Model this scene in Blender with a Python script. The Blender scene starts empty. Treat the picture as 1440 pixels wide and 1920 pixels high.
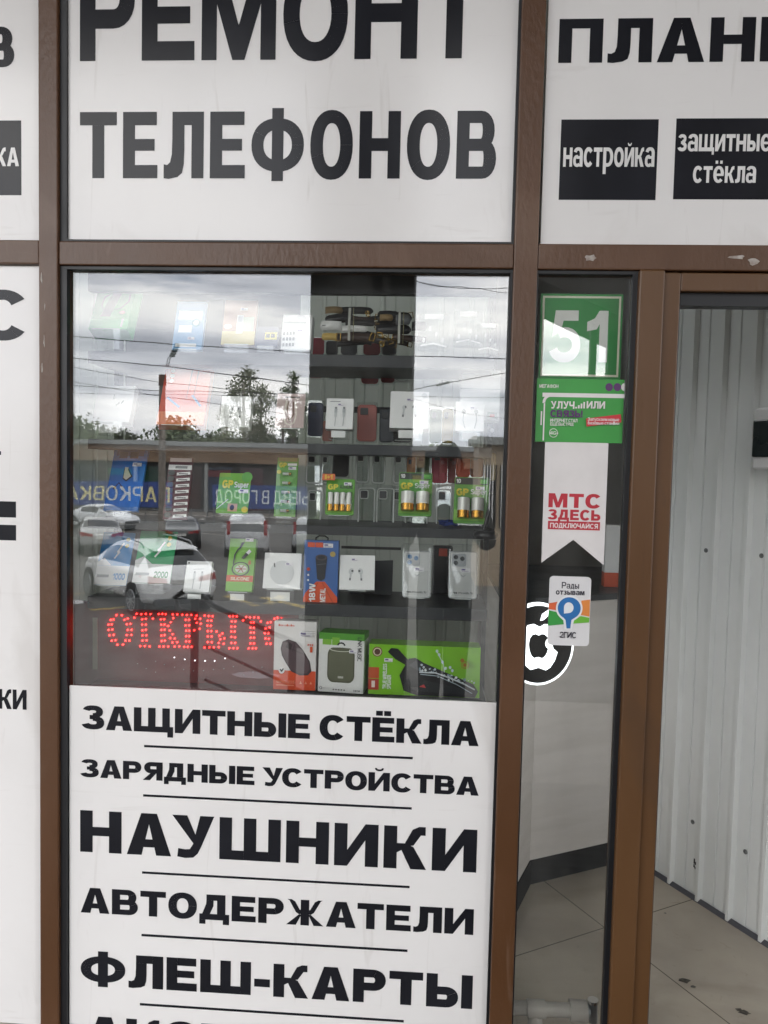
import bpy, bmesh, math, random
from mathutils import Vector, Matrix
random.seed(7)
sc = bpy.context.scene
C = sc.collection
rad = math.radians

# ------------------------------------------------------------------ camera
CAM = (0.0, -1.95, 1.6)
FPX = 1450.0                                  # focal length in photo pixels
_p, _y, _r = rad(3.2751), rad(3.3219), rad(1.3343)
_f = Vector((-math.sin(_y)*math.cos(_p), math.cos(_y)*math.cos(_p), -math.sin(_p)))
_rt = Vector((math.cos(_y), math.sin(_y), 0))
_up = _rt.cross(_f)
_R = math.cos(_r)*_rt + math.sin(_r)*_up
_U = -math.sin(_r)*_rt + math.cos(_r)*_up
cd = bpy.data.cameras.new("camera")
cam = bpy.data.objects.new("camera", cd)
C.objects.link(cam)
cam.matrix_world = Matrix(((_R.x, _U.x, -_f.x, CAM[0]), (_R.y, _U.y, -_f.y, CAM[1]), (_R.z, _U.z, -_f.z, CAM[2]), (0, 0, 0, 1)))
cd.sensor_fit = 'VERTICAL'
cd.sensor_height = 36
cd.lens = FPX/1920*36
cd.clip_start = 0.02
cd.clip_end = 2000
sc.camera = cam

# ------------------------------------------------------------------ sky, sun, exposure
SUN_EL, SUN_AZ = rad(48), rad(30)             # azimuth clockwise from +Y: the veiled sun stands behind the shop, the front is in shade
world = bpy.data.worlds.new("World")
sc.world = world
world.use_nodes = True
nt = world.node_tree
N, L_ = nt.nodes, nt.links
bg = N['Background']
sky = N.new('ShaderNodeTexSky'); sky.sky_type = 'NISHITA'; sky.sun_disc = False
sky.sun_elevation = SUN_EL; sky.sun_rotation = SUN_AZ
sky.air_density = 1.0; sky.dust_density = 1.5
tc = N.new('ShaderNodeTexCoord')
def wnoise(scale, detail, stretch, loc=(0, 0, 0)):
    mp = N.new('ShaderNodeMapping'); mp.inputs['Scale'].default_value = stretch; mp.inputs['Location'].default_value = loc
    L_.new(tc.outputs['Generated'], mp.inputs['Vector'])
    n = N.new('ShaderNodeTexNoise'); n.inputs['Scale'].default_value = scale; n.inputs['Detail'].default_value = detail
    n.inputs['Roughness'].default_value = .55
    L_.new(mp.outputs[0], n.inputs['Vector'])
    return n.outputs['Fac']
def wramp(fac, stops):
    r = N.new('ShaderNodeValToRGB'); e = r.color_ramp.elements
    while len(e) < len(stops): e.new(.5)
    for k, (p, c) in zip(e, stops): k.position = p; k.color = (*c, 1)
    L_.new(fac, r.inputs[0]); return r.outputs[0]
# grey underside and bright tops of a broken cloud deck
shade = wramp(wnoise(2.6, 7, (1, 1, 7.0), (.62, .1, .35)), [(.34, (.35, .375, .43)), (.46, (.52, .545, .60)), (.56, (.80, .81, .83)), (.68, (1, 1, .99))])
cover = wramp(wnoise(2.2, 6, (1, 1, 6.0), (3.1, .4, .2)), [(.30, (0, 0, 0)), (.40, (1, 1, 1))])
cl = N.new('ShaderNodeMix'); cl.data_type = 'RGBA'; cl.blend_type = 'MULTIPLY'; cl.inputs[0].default_value = 1
L_.new(shade, cl.inputs[6]); cl.inputs[7].default_value = (23.0, 22.4, 21.6, 1)
mx = N.new('ShaderNodeMix'); mx.data_type = 'RGBA'
L_.new(cover, mx.inputs[0]); L_.new(sky.outputs[0], mx.inputs[6]); L_.new(cl.outputs[2], mx.inputs[7])
L_.new(mx.outputs[2], bg.inputs['Color'])
bg.inputs['Strength'].default_value = 0.10
sd = bpy.data.lights.new("sun", 'SUN'); sd.energy = 0.8; sd.angle = rad(20); sd.color = (1, .96, .9)
sun = bpy.data.objects.new("sun", sd); C.objects.link(sun)
_sv = Vector((math.sin(SUN_AZ)*math.cos(SUN_EL), math.cos(SUN_AZ)*math.cos(SUN_EL), math.sin(SUN_EL)))
sun.rotation_euler = _sv.to_track_quat('Z', 'Y').to_euler()
sun.location = (4, -10, 12)
sc.view_settings.view_transform = 'Standard'
sc.view_settings.look = 'None'
sc.view_settings.exposure = 1.55
sc.view_settings.gamma = 1.0
sc.cycles.max_bounces = 12
sc.cycles.transparent_max_bounces = 32
sc.cycles.glossy_bounces = 5
sc.cycles.diffuse_bounces = 5
sc.cycles.caustics_reflective = False
sc.cycles.caustics_refractive = False

# ------------------------------------------------------------------ measuring helpers (photo pixel <-> world)
def ray(px, py): return _f*FPX + _R*(px-720) - _U*(py-960)
def P(px, py, Y=0.0):
    d = ray(px, py); t = (Y-CAM[1])/d.y
    return CAM[0]+t*d.x, CAM[2]+t*d.z
def G(px, py, z):
    d = ray(px, py); t = (z-CAM[2])/d.z
    return CAM[0]+t*d.x, CAM[1]+t*d.y
def proj(v):
    d = Vector(v)-Vector(CAM); w = d.dot(_f)
    return 720+FPX*d.dot(_R)/w, 960-FPX*d.dot(_U)/w

# ------------------------------------------------------------------ materials
def lin(h):
    h = h.lstrip('#'); o = []
    for i in (0, 2, 4):
        c = int(h[i:i+2], 16)/255
        o.append(c/12.92 if c <= .04045 else ((c+.055)/1.055)**2.4)
    return tuple(o)
MC = {}
def newmat(n):
    m = bpy.data.materials.new(n); m.use_nodes = True
    return m, m.node_tree.nodes, m.node_tree.links, m.node_tree.nodes['Principled BSDF']
def mat(name, c, rough=.5, metal=0.0, c2=None, scale=8, lo=.4, hi=.65, bump=0, bscale=60, coat=0, detail=5, stretch=None, spec=.5):
    """procedural painted / printed surface: two tones mixed by noise, uneven gloss, optional bump"""
    if name in MC: return MC[name]
    m, n, l, b = newmat(name)
    if isinstance(c, str): c = lin(c)
    if c2 is None: c2 = tuple(x*.9 for x in c)
    elif isinstance(c2, str): c2 = lin(c2)
    t = n.new('ShaderNodeTexCoord'); mp = n.new('ShaderNodeMapping'); l.new(t.outputs['Object'], mp.inputs[0])
    if stretch: mp.inputs['Scale'].default_value = stretch
    ns = n.new('ShaderNodeTexNoise'); ns.inputs['Scale'].default_value = scale; ns.inputs['Detail'].default_value = detail
    l.new(mp.outputs[0], ns.inputs['Vector'])
    r = n.new('ShaderNodeValToRGB'); r.color_ramp.elements[0].position = lo; r.color_ramp.elements[1].position = hi
    r.color_ramp.elements[0].color = (*c, 1); r.color_ramp.elements[1].color = (*c2, 1)
    l.new(ns.outputs['Fac'], r.inputs[0]); l.new(r.outputs[0], b.inputs['Base Color'])
    mr = n.new('ShaderNodeMapRange'); mr.inputs['To Min'].default_value = rough*.8; mr.inputs['To Max'].default_value = min(1, rough*1.25)
    l.new(ns.outputs['Fac'], mr.inputs[0]); l.new(mr.outputs[0], b.inputs['Roughness'])
    b.inputs['Metallic'].default_value = metal; b.inputs['Coat Weight'].default_value = coat
    b.inputs['Specular IOR Level'].default_value = spec
    if bump:
        n2 = n.new('ShaderNodeTexNoise'); n2.inputs['Scale'].default_value = bscale; n2.inputs['Detail'].default_value = 4
        l.new(mp.outputs[0], n2.inputs['Vector'])
        bp = n.new('ShaderNodeBump'); bp.inputs['Strength'].default_value = bump; bp.inputs['Distance'].default_value = .01
        l.new(n2.outputs['Fac'], bp.inputs['Height']); l.new(bp.outputs[0], b.inputs['Normal'])
    MC[name] = m
    return m
def ink(h):
    """print on card / film"""
    return mat('print_'+h.lstrip('#').lower(), h, .34, scale=14, c2=tuple(x*.94 for x in lin(h)))
def glassy(name, tint, r0, edge=.8, dust=0, warp=False):
    if name in MC: return MC[name]
    m, n, l, b = newmat(name); n.remove(b)
    tr = n.new('ShaderNodeBsdfTransparent'); tr.inputs[0].default_value = (*tint, 1)
    gl = n.new('ShaderNodeBsdfGlossy'); gl.inputs['Roughness'].default_value = 0.0; gl.inputs[0].default_value = (.97, .98, 1, 1)
    lw = n.new('ShaderNodeLayerWeight'); lw.inputs[0].default_value = .5
    pw = n.new('ShaderNodeMath'); pw.operation = 'POWER'; pw.inputs[1].default_value = 4; l.new(lw.outputs['Facing'], pw.inputs[0])
    ma = n.new('ShaderNodeMath'); ma.operation = 'MULTIPLY_ADD'; ma.inputs[1].default_value = edge; ma.inputs[2].default_value = r0
    l.new(pw.outputs[0], ma.inputs[0])
    ms = n.new('ShaderNodeMixShader'); l.new(ma.outputs[0], ms.inputs[0]); l.new(tr.outputs[0], ms.inputs[1]); l.new(gl.outputs[0], ms.inputs[2])
    out = ms.outputs[0]; t = n.new('ShaderNodeTexCoord')
    if warp:                                    # float glass is never quite flat
        ns = n.new('ShaderNodeTexNoise'); ns.inputs['Scale'].default_value = 5; ns.inputs['Detail'].default_value = 1; l.new(t.outputs['Object'], ns.inputs['Vector'])
        bp = n.new('ShaderNodeBump'); bp.inputs['Strength'].default_value = 1; bp.inputs['Distance'].default_value = .00013; l.new(ns.outputs['Fac'], bp.inputs['Height']); l.new(bp.outputs[0], gl.inputs['Normal'])
    if dust:
        mp = n.new('ShaderNodeMapping'); mp.inputs['Scale'].default_value = (9, 9, 2.2); mp.inputs['Rotation'].default_value = (0, .25, 0); l.new(t.outputs['Object'], mp.inputs[0])
        n2 = n.new('ShaderNodeTexNoise'); n2.inputs['Scale'].default_value = 1; n2.inputs['Detail'].default_value = 9; n2.inputs['Distortion'].default_value = .8; l.new(mp.outputs[0], n2.inputs['Vector'])
        mr = n.new('ShaderNodeMapRange'); mr.inputs['From Min'].default_value = .42; mr.inputs['From Max'].default_value = .72; mr.inputs['To Min'].default_value = dust*.12; mr.inputs['To Max'].default_value = dust; l.new(n2.outputs['Fac'], mr.inputs[0])
        df_ = n.new('ShaderNodeBsdfDiffuse'); df_.inputs[0].default_value = (.55, .54, .52, 1)
        m2 = n.new('ShaderNodeMixShader'); l.new(mr.outputs[0], m2.inputs[0]); l.new(out, m2.inputs[1]); l.new(df_.outputs[0], m2.inputs[2]); out = m2.outputs[0]
    l.new(out, n['Material Output'].inputs['Surface'])
    MC[name] = m
    return m
def glow(name, c, s):
    if name in MC: return MC[name]
    m, n, l, b = newmat(name)
    b.inputs['Base Color'].default_value = (*c, 1); b.inputs['Emission Color'].default_value = (*c, 1); b.inputs['Emission Strength'].default_value = s
    MC[name] = m
    return m

def smudge(m, thr=.58, amt=.22, c=(.42, .38, .34)):
    n, l = m.node_tree.nodes, m.node_tree.links; b = n['Principled BSDF']; src = b.inputs['Base Color'].links[0].from_socket
    t = n.new('ShaderNodeTexCoord'); out = src
    for sc3, det, th, am in (((2.2, 2.2, 1.3), 9, thr, amt), ((26, 26, 3.5), 6, thr+.06, amt*.9), ((3, 3, 30), 5, thr+.07, amt*.6)):
        mp = n.new('ShaderNodeMapping'); mp.inputs['Scale'].default_value = sc3; mp.inputs['Rotation'].default_value = (0, .35, 0); l.new(t.outputs['Object'], mp.inputs[0])
        ns = n.new('ShaderNodeTexNoise'); ns.inputs['Scale'].default_value = 1; ns.inputs['Detail'].default_value = det; ns.inputs['Distortion'].default_value = 1.2; l.new(mp.outputs[0], ns.inputs['Vector'])
        mr = n.new('ShaderNodeMapRange'); mr.inputs['From Min'].default_value = th; mr.inputs['From Max'].default_value = th+.12; mr.inputs['To Max'].default_value = am; l.new(ns.outputs['Fac'], mr.inputs[0])
        mx_ = n.new('ShaderNodeMix'); mx_.data_type = 'RGBA'; l.new(mr.outputs[0], mx_.inputs[0]); l.new(out, mx_.inputs[6]); mx_.inputs[7].default_value = (*c, 1); out = mx_.outputs[2]
    l.new(out, b.inputs['Base Color'])
M_FRAME = mat('worn_brown_paint', '#52351e', .38, c2='#5e402a', scale=5, lo=.45, hi=.75, bump=.14, bscale=90, stretch=(1, 1, .5))
M_FRAME2 = mat('brown_door_paint', '#573a1f', .36, c2='#62462c', scale=4, lo=.4, hi=.8, bump=.08, bscale=60, stretch=(1, 1, .3))
M_CHIP = mat('bare_primer', '#b9b3ac', .6, c2='#8d8078', scale=40)
smudge(M_FRAME, .60, .26, (.26, .18, .13)); smudge(M_FRAME2, .62, .25, (.03, .02, .015))
M_GASKET = mat('black_rubber', '#15161a', .45)
M_GLASS = glassy('window_glass', (.975, .985, .978), .082, dust=.03, warp=True)
M_CLEAR = glassy('clear_acrylic', (.965, .975, .97), .055, .7)
M_BLISTER = glassy('blister_plastic', (.95, .96, .96), .07, .8)
M_CGLASS = mat('car_glass', (.012, .014, .016), .05, spec=.9)
M_SIGNW = mat('white_sign_film', (.80, .785, .775), .17, c2=(.76, .745, .735), scale=3.5, lo=.45, hi=.8, bump=.02, bscale=9, spec=.5)
smudge(M_SIGNW)
M_SIGNK = mat('black_sign_film', '#1b1c21', .2, c2='#222329', scale=4, bump=.02, bscale=9, spec=.24)
M_SIGNT = mat('white_sign_lettering', (.78, .77, .76), .2)
M_STEEL = mat('dull_steel', '#8f9193', .32, .9)
M_DARKP = mat('black_plastic', '#1b1c1f', .35)
M_CHROME = mat('bright_chrome', '#d8d8d6', .12, 1.0)
M_GOLD = mat('gilt_metal', '#c9a24a', .25, 1.0)
M_WHITEP = mat('white_plastic', (.78, .78, .77), .35)

# ------------------------------------------------------------------ mesh builder
class MB:
    def __init__(s): s.v = []; s.f = []; s.m = []; s.mats = []; s.sm = []
    def mi(s, m):
        if m not in s.mats: s.mats.append(m)
        return s.mats.index(m)
    def face(s, pts, m, smooth=False):
        b = len(s.v); s.v += [tuple(p) for p in pts]; s.f.append(tuple(range(b, b+len(pts)))); s.m.append(s.mi(m)); s.sm.append(smooth)
        return s
    def mesh(s, vs, fs, m, smooth=False):
        b = len(s.v); s.v += [tuple(p) for p in vs]; k = s.mi(m)
        for f in fs: s.f.append(tuple(b+i for i in f)); s.m.append(k); s.sm.append(smooth)
        return s
    def box(s, x0, y0, z0, x1, y1, z1, m):
        v = [(x0, y0, z0), (x1, y0, z0), (x1, y1, z0), (x0, y1, z0), (x0, y0, z1), (x1, y0, z1), (x1, y1, z1), (x0, y1, z1)]
        return s.mesh(v, [(0, 3, 2, 1), (4, 5, 6, 7), (0, 1, 5, 4), (1, 2, 6, 5), (2, 3, 7, 6), (3, 0, 4, 7)], m)
    def plate(s, pts, y0, y1, m):
        """outline in the x-z plane, front at y0 (towards -Y), back at y1"""
        n = len(pts); v = [(x, y0, z) for x, z in pts]+[(x, y1, z) for x, z in pts]
        return s.mesh(v, [tuple(range(n)), tuple(range(2*n-1, n-1, -1))]+[(i, i+n, (i+1) % n+n, (i+1) % n) for i in range(n)], m)
    def cyl(s, a, b, r0, m, r1=None, n=12, caps=True, smooth=True):
        a = Vector(a); b = Vector(b); r1 = r0 if r1 is None else r1
        z = (b-a).normalized(); x = z.orthogonal().normalized(); y = z.cross(x)
        v = []
        for c, r in ((a, r0), (b, r1)):
            v += [c+x*(r*math.cos(2*math.pi*i/n))+y*(r*math.sin(2*math.pi*i/n)) for i in range(n)]
        s.mesh(v, [(i, (i+1) % n, n+(i+1) % n, n+i) for i in range(n)], m, smooth)
        if caps: s.mesh(v, [tuple(range(n-1, -1, -1)), tuple(range(n, 2*n))], m)
        return s
    def tube(s, pts, r, m, n=8, closed=False):
        pts = [Vector(p) for p in pts]; k = len(pts); v = []
        up = None
        for i in range(k):
            if closed: t = (pts[(i+1) % k]-pts[i-1]).normalized()
            else: t = (pts[min(i+1, k-1)]-pts[max(i-1, 0)]).normalized()
            x = t.orthogonal().normalized() if up is None else (up-t*up.dot(t)).normalized()
            up = x; y = t.cross(x)
            v += [pts[i]+x*(r*math.cos(2*math.pi*j/n))+y*(r*math.sin(2*math.pi*j/n)) for j in range(n)]
        f = []
        for i in range(k if closed else k-1):
            for j in range(n):
                f.append((i*n+j, i*n+(j+1) % n, ((i+1) % k)*n+(j+1) % n, ((i+1) % k)*n+j))
        if not closed: f += [tuple(range(n-1, -1, -1)), tuple(range((k-1)*n, k*n))]
        return s.mesh(v, f, m, True)
    def lathe(s, c, prof, m, n=20, axis='z'):
        v = []
        for r, h in prof:
            for i in range(n):
                a = 2*math.pi*i/n; x, y = r*math.cos(a), r*math.sin(a)
                v.append((c[0]+x, c[1]+y, c[2]+h) if axis == 'z' else (c[0]+x, c[1]-h, c[2]+y))
        k = len(prof)
        f = [(i*n+j, i*n+(j+1) % n, (i+1)*n+(j+1) % n, (i+1)*n+j) for i in range(k-1) for j in range(n)]
        return s.mesh(v, f+[tuple(range(n-1, -1, -1)), tuple(range((k-1)*n, k*n))], m, True)
    def build(s, name, parent=None, bevel=0, label=None, seg=2):
        me = bpy.data.meshes.new(name); me.from_pydata(s.v, [], s.f)
        for m in s.mats: me.materials.append(m)
        me.polygons.foreach_set('material_index', s.m); me.polygons.foreach_set('use_smooth', s.sm); me.update()
        o = bpy.data.objects.new(name, me); C.objects.link(o)
        if parent: o.parent = parent
        if bevel:
            b = o.modifiers.new('bevel', 'BEVEL'); b.width = bevel; b.segments = seg; b.limit_method = 'ANGLE'; b.angle_limit = rad(40)
        if label: o['label'] = label
        return o
def tag(o, label=None, cat=None, group=None, kind=None):
    if label: o['label'] = label
    if cat: o['category'] = cat
    if group: o['group'] = group
    if kind: o['kind'] = kind
    return o
def thing(name, label, cat, loc=(0, 0, 0), rot=(0, 0, 0), group=None):
    o = bpy.data.objects.new(name, None); o.empty_display_size = .05; C.objects.link(o)
    o.location = loc; o.rotation_euler = rot
    return tag(o, label, cat, group)
def dup(root, loc, rotz=None, label=None, scale=None):
    c = root.copy(); C.objects.link(c); c.location = loc
    if rotz is not None: c.rotation_euler = (root.rotation_euler[0], root.rotation_euler[1], rotz)
    if scale: c.scale = scale
    if label: c['label'] = label
    for ch in list(root.children):
        d = ch.copy(); C.objects.link(d); d.parent = c
        for g in ch.children:
            e = g.copy(); C.objects.link(e); e.parent = d
    return c

# ------------------------------------------------------------------ lettering: block glyphs drawn as stems, bars and ring sectors
def ring(cx, cy, rx, ry, tx, ty, a0, a1, n=14, pw=2.35):
    o = []; i_ = []
    for k in range(n+1):
        a = rad(a0+(a1-a0)*k/n); c, s = math.cos(a), math.sin(a)
        g = lambda t: math.copysign(abs(t)**(2/pw), t)
        o.append((cx+rx*g(c), cy+ry*g(s))); i_.append((cx+(rx-tx)*g(c), cy+(ry-ty)*g(s)))
    return [[o[k], o[k+1], i_[k+1], i_[k]] for k in range(n)]
def rc(x0, y0, x1, y1): return [[(x0, y0), (x1, y0), (x1, y1), (x0, y1)]]
def bowl(x0, y0, x1, y1, S, B):
    ry = (y1-y0)/2; rx = min(ry*1.05, (x1-x0)*.8); cx = x1-rx
    return rc(x0, y0, cx, y0+B)+rc(x0, y1-B, cx, y1)+ring(cx, (y0+y1)/2, rx, ry, S, B, -90, 90, 12, 2.1)
def glyph(ch, S, B):
    """returns width and polygons of a glyph on a cap height of 1"""
    q = {'A': 'А', 'B': 'В', 'C': 'С', 'E': 'Е', 'H': 'Н', 'K': 'К', 'M': 'М', 'O': 'О', 'P': 'Р', 'T': 'Т', 'X': 'Х', 'o': 'о', 'p': 'р', 'e': 'е', 'c': 'с', 'a': 'а', 'x': 'х'}
    ch = q.get(ch, ch)
    w = .80
    if ch == ' ': return .22, []
    low = 'вгджзийклмностхшщъыьюячфп'
    if ch in low:
        wd, ps = glyph(ch.upper(), S*1.3, B*1.3)
        k = .73
        return wd*k*.95, [[(x*k*.95, y*k) for x, y in p] for p in ps]
    if ch == 'А':
        w = 1.0; L = S*1.18; t = S*.62; m = w/2; yi = .74
        il = lambda y: L+(m-L)*y/yi
        return w, [[(0, 0), (L, 0), (m, yi), (m, 1), (m-t, 1)], [(w, 0), (m+t, 1), (m, 1), (m, yi), (w-L, 0)], [(il(.19), .19), (w-il(.19), .19), (w-il(.19+B*.85), .19+B*.85), (il(.19+B*.85), .19+B*.85)]]
    if ch == 'Б': return .86, rc(0, 0, S, 1)+rc(S, 1-B, .76, 1)+bowl(S, 0, .86, .6, S, B*.95)
    if ch == 'В': return .90, rc(0, 0, S, 1)+bowl(S, .5-B*.45, .85, 1, S*.95, B*.9)+bowl(S, 0, .9, .5+B*.45, S, B*.9)
    if ch == 'Г': return .72, rc(0, 0, S, 1)+rc(S, 1-B, .72, 1)
    if ch == 'Д':
        w = 1.02; d = .17
        return w, rc(0, 0, w, B)+rc(0, -d, S*.75, 0)+rc(w-S*.75, -d, w, 0)+rc(w-.13-S, B, w-.13, 1)+rc(.24, 1-B, w-.13-S, 1)+[[(.10, B), (.10+S*.92, B), (.24+S*.85, .55), (.24+S*.85, 1-B), (.24, 1-B), (.23, .62)]]
    if ch in 'ЕЁ':
        ps = rc(0, 0, S, 1)+rc(S, 0, .82, B)+rc(S, 1-B, .80, 1)+rc(S, .5-B*.42, .75, .5+B*.46)
        if ch == 'Ё': ps += rc(.13, 1.07, .13+B*1.05, 1.07+B*.85)+rc(.66-B, 1.07, .68, 1.07+B*.85)
        return .82, ps
    if ch == 'Ж':
        w = 1.26; m = w/2; ps = rc(m-S/2, 0, m+S/2, 1)
        for g in (1, -1):
            X = lambda x: m+g*x
            ps += [[(X(S/2), .42), (X(S/2+.06), .42), (X(m), 0), (X(m-S*1.15), 0), (X(S/2), .36)], [(X(S/2), .44), (X(S/2+.05), .42), (X(S/2+.16), .50), (X(m-.10), .96), (X(m-.03), 1), (X(m-.18), 1), (X(m-.30), .92), (X(S/2+.03), .60), (X(S/2), .60)]]
        return w, ps
    if ch == 'З':
        return .80, ring(.36, .74, .39, .26, S*.9, B*.85, -90, 165, 16)+ring(.36, .285, .44, .285, S, B*.9, -165, 90, 16)+rc(.24, .5-B*.33, .38, .5+B*.42)
    if ch in 'ИЙ':
        w = .96; ps = rc(0, 0, S, 1)+rc(w-S, 0, w, 1)+[[(S, 0), (S, .38), (w-S, 1), (w-S, .62)]]
        if ch == 'Й': ps += ring(w/2, 1.24, .2, .17, .09, .10, 180, 360, 10)
        return w, ps
    if ch == 'К': return .93, rc(0, 0, S, 1)+[[(S, .38), (S+.10, .44), (.93-S*1.2, 0), (.93, 0), (S+.36, .52), (S+.18, .60), (S, .60)], [(S+.16, .52), (S+.36, .56), (.80, .80), (.90, .80), (.90, 1), (.76, 1), (.62, .93), (S+.18, .62)]]
    if ch == 'Л':
        w = .94
        return w, rc(w-S, 0, w, 1)+rc(.20, 1-B, w-S, 1)+[[(.20, 1-B), (.20+S, 1-B), (.20+S, .42), (.19+S, .22), (.15+S, .08), (.10+S*.8, .02), (.12, -.01), (.0, 0), (.0, .21), (.08, .20), (.15, .24), (.19, .36), (.20, .6)]]
    if ch == 'М':
        w = 1.14; m = w/2; return w, rc(0, 0, S*.95, 1)+rc(w-S*.95, 0, w, 1)+[[(S*.95, 1), (S*.95, .62), (m-S*.38, 0), (m, 0), (m, .38), (S*1.38, 1)], [(w-S*.95, 1), (w-S*1.38, 1), (m, .38), (m, 0), (m+S*.38, 0), (w-S*.95, .62)]]
    if ch == 'Н': return .94, rc(0, 0, S, 1)+rc(.94-S, 0, .94, 1)+rc(S, .5-B*.45, .94-S, .5+B*.5)
    if ch == 'О': return .98, ring(.49, .5, .49, .52, S*1.02, B*.98, 0, 360, 36, 2.2)
    if ch == 'П': return .94, rc(0, 0, S, 1)+rc(.94-S, 0, .94, 1)+rc(S, 1-B, .94-S, 1)
    if ch == 'Р': return .86, rc(0, 0, S, 1)+bowl(S, .36, .86, 1, S*.98, B)
    if ch == 'С': return .93, ring(.49, .5, .49, .52, S*1.02, B*.98, 38, 322, 30, 2.2)
    if ch == 'Т': return .88, rc(.44-S/2, 0, .44+S/2, 1-B)+rc(0, 1-B, .88, 1)
    if ch in 'Уу':
        w = .94; ps = [[(0, 1), (S*1.18, 1), (.56, .46), (.52, .28)], [(w, 1), (w-S*1.1, 1), (.47, .32), (.40, .20), (.30, .19), (.14, .21), (.12, .01), (.3, -.02), (.48, 0), (.58, .10), (.66, .28)]]
        if ch == 'у': k = .73; return w*k, [[(x*k, y*1.02-.29) for x, y in p] for p in ps]
        return w, ps
    if ch == 'Ф': return 1.22, ring(.61, .5, .61, .40, S*.98, B*.86, 0, 360, 36, 2.2)+rc(.61-S*.47, -.04, .61+S*.47, 1.05)
    if ch == 'Х': return .94, [[(0, 0), (S*1.2, 0), (.94, 1), (.94-S*1.2, 1)], [(0, 1), (S*1.2, 1), (.94, 0), (.94-S*1.2, 0)]]
    if ch == 'Ч': return .88, rc(.88-S, 0, .88, 1)+[[(0, 1), (S, 1), (S, .62), (S+.05, .55), (.88-S, .56), (.88-S, .36), (.3, .34), (.12, .38), (.02, .5), (0, .64)]]
    if ch in 'ШЩ':
        w = 1.36; m = w/2; s2 = S*.97
        ps = rc(0, 0, s2, 1)+rc(m-s2/2, 0, m+s2/2, 1)+rc(w-s2, 0, w, 1)+rc(s2, 0, m-s2/2, B)+rc(m+s2/2, 0, w-s2, B)
        if ch == 'Щ': ps += rc(w, 0, w+.13, B)+rc(w+.13-S*.75, -.2, w+.13, 0); w += .13
        return w, ps
    if ch == 'Ь': return .86, rc(0, 0, S, 1)+bowl(S, 0, .86, .62, S, B)
    if ch == 'Ъ': return 1.0, rc(.14, 0, .14+S, 1)+rc(0, 1-B, .14, 1)+bowl(.14+S, 0, 1.0, .62, S, B)
    if ch == 'Ы': return 1.20, rc(0, 0, S, 1)+bowl(S, 0, .83, .62, S, B)+rc(1.20-S, 0, 1.20, 1)
    if ch == 'Э': return .9, ring(.42, .5, .48, .52, S, B, -140, 140, 26, 2.2)+rc(.3, .5-B/2, .9-S, .5+B/2)
    if ch == 'Ю': return 1.3, rc(0, 0, S, 1)+rc(S, .4, .5, .6)+ring(.86, .5, .44, .52, S, B, 0, 360, 30)
    if ch == 'Я':
        w = .92; ps = rc(0, 0, S, 1)+bowl(S, .38, .86, 1, S, B); ps = [[(w-x-.0, y) for x, y in p] for p in ps]
        return w, ps+[[(0, 0), (S*1.15, 0), (w-S, .40), (w-S-.22, .44)]]
    if ch == '-': return .42, rc(0, .27, .42, .27+B)
    if ch == '!': return S, rc(0, 0, S, B)+rc(.02, .3, S-.02, 1)
    if ch == '+': return .6, rc(.3-B/2, .15, .3+B/2, .75)+rc(0, .45-B/2, .3-B/2, .45+B/2)+rc(.3+B/2, .45-B/2, .6, .45+B/2)
    if ch == '(': return .3, ring(.36, .45, .34, .62, S*.7, .08, 120, 240, 8)
    if ch == ')': return .3, ring(-.06, .45, .34, .62, S*.7, .08, -60, 60, 8)
    if ch == '.': return S, rc(0, 0, S, B)
    if ch == '0': return .84, ring(.42, .5, .42, .51, S, B, 0, 360, 28, 2.4)
    if ch == '1': return .56, rc(.56-S, 0, .56, 1)+[[(.56-S, 1), (.56-S, .74), (.26, .64), (0, .60), (0, .78), (.2, .85), (.32, 1)]]
    if ch == '2': return .82, ring(.40, .68, .41, .33, S, B, -20, 170, 14)+rc(0, 0, .82, B)+[[(0, B), (.32, B), (.78, .52), (.81, .66), (.62, .60), (.5, .48), (.02, .16)]]
    if ch == '4': return .86, rc(.72-S, 0, .72, 1)+rc(.0, .2, .72-S, .2+B)+rc(.72, .2, .86, .2+B)+[[(0, .2+B), (.22, .2+B), (.72-S, .8), (.72-S, 1), (.5, 1), (0, .5)]]
    if ch == '5': return .84, ring(.40, .33, .43, .345, S, B, -160, 120, 20, 2.2)+rc(.14, 1-B, .76, 1)+[[(.14, 1), (.36, 1-B), (.30, .60), (.06, .48)]]
    if ch == '6': return .84, ring(.42, .32, .42, .33, S, B, 0, 360, 24)+ring(.44, .5, .44, .51, S, B, 60, 190, 12)
    if ch == '8': return .84, ring(.42, .74, .37, .27, S*.85, B*.85, 0, 360, 22)+ring(.42, .28, .42, .29, S*.95, B*.9, 0, 360, 22)
    if ch == 'D': return .93, rc(0, 0, S, 1)+bowl(S, 0, .93, 1, S, B)
    if ch == 'F': return .76, rc(0, 0, S, 1)+rc(S, 1-B, .76, 1)+rc(S, .42, .70, .42+B)
    if ch == 'G': return .98, ring(.49, .5, .49, .52, S, B, 40, 325, 30, 2.2)+rc(.52, .36, .96, .36+B)+rc(.96-S*.85, .1, .96, .36)
    if ch == 'I': return S, rc(0, 0, S, 1)
    if ch == 'L': return .74, rc(0, 0, S, 1)+rc(S, 0, .74, B)
    if ch == 'N': return .94, rc(0, 0, S, 1)+rc(.94-S, 0, .94, 1)+[[(S, 1), (S, .62), (.94-S, 0), (.94-S, .38)]]
    if ch == 'R': return .92, rc(0, 0, S, 1)+bowl(S, .42, .86, 1, S, B)+[[(.38, .42), (.62, .46), (.92, 0), (.92-S*1.2, 0)]]
    if ch == 'S': return .84, ring(.42, .74, .40, .27, S*.9, B*.9, 20, 270, 18)+ring(.42, .28, .42, .29, S*.95, B*.9, -165, 90, 18)
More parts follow.
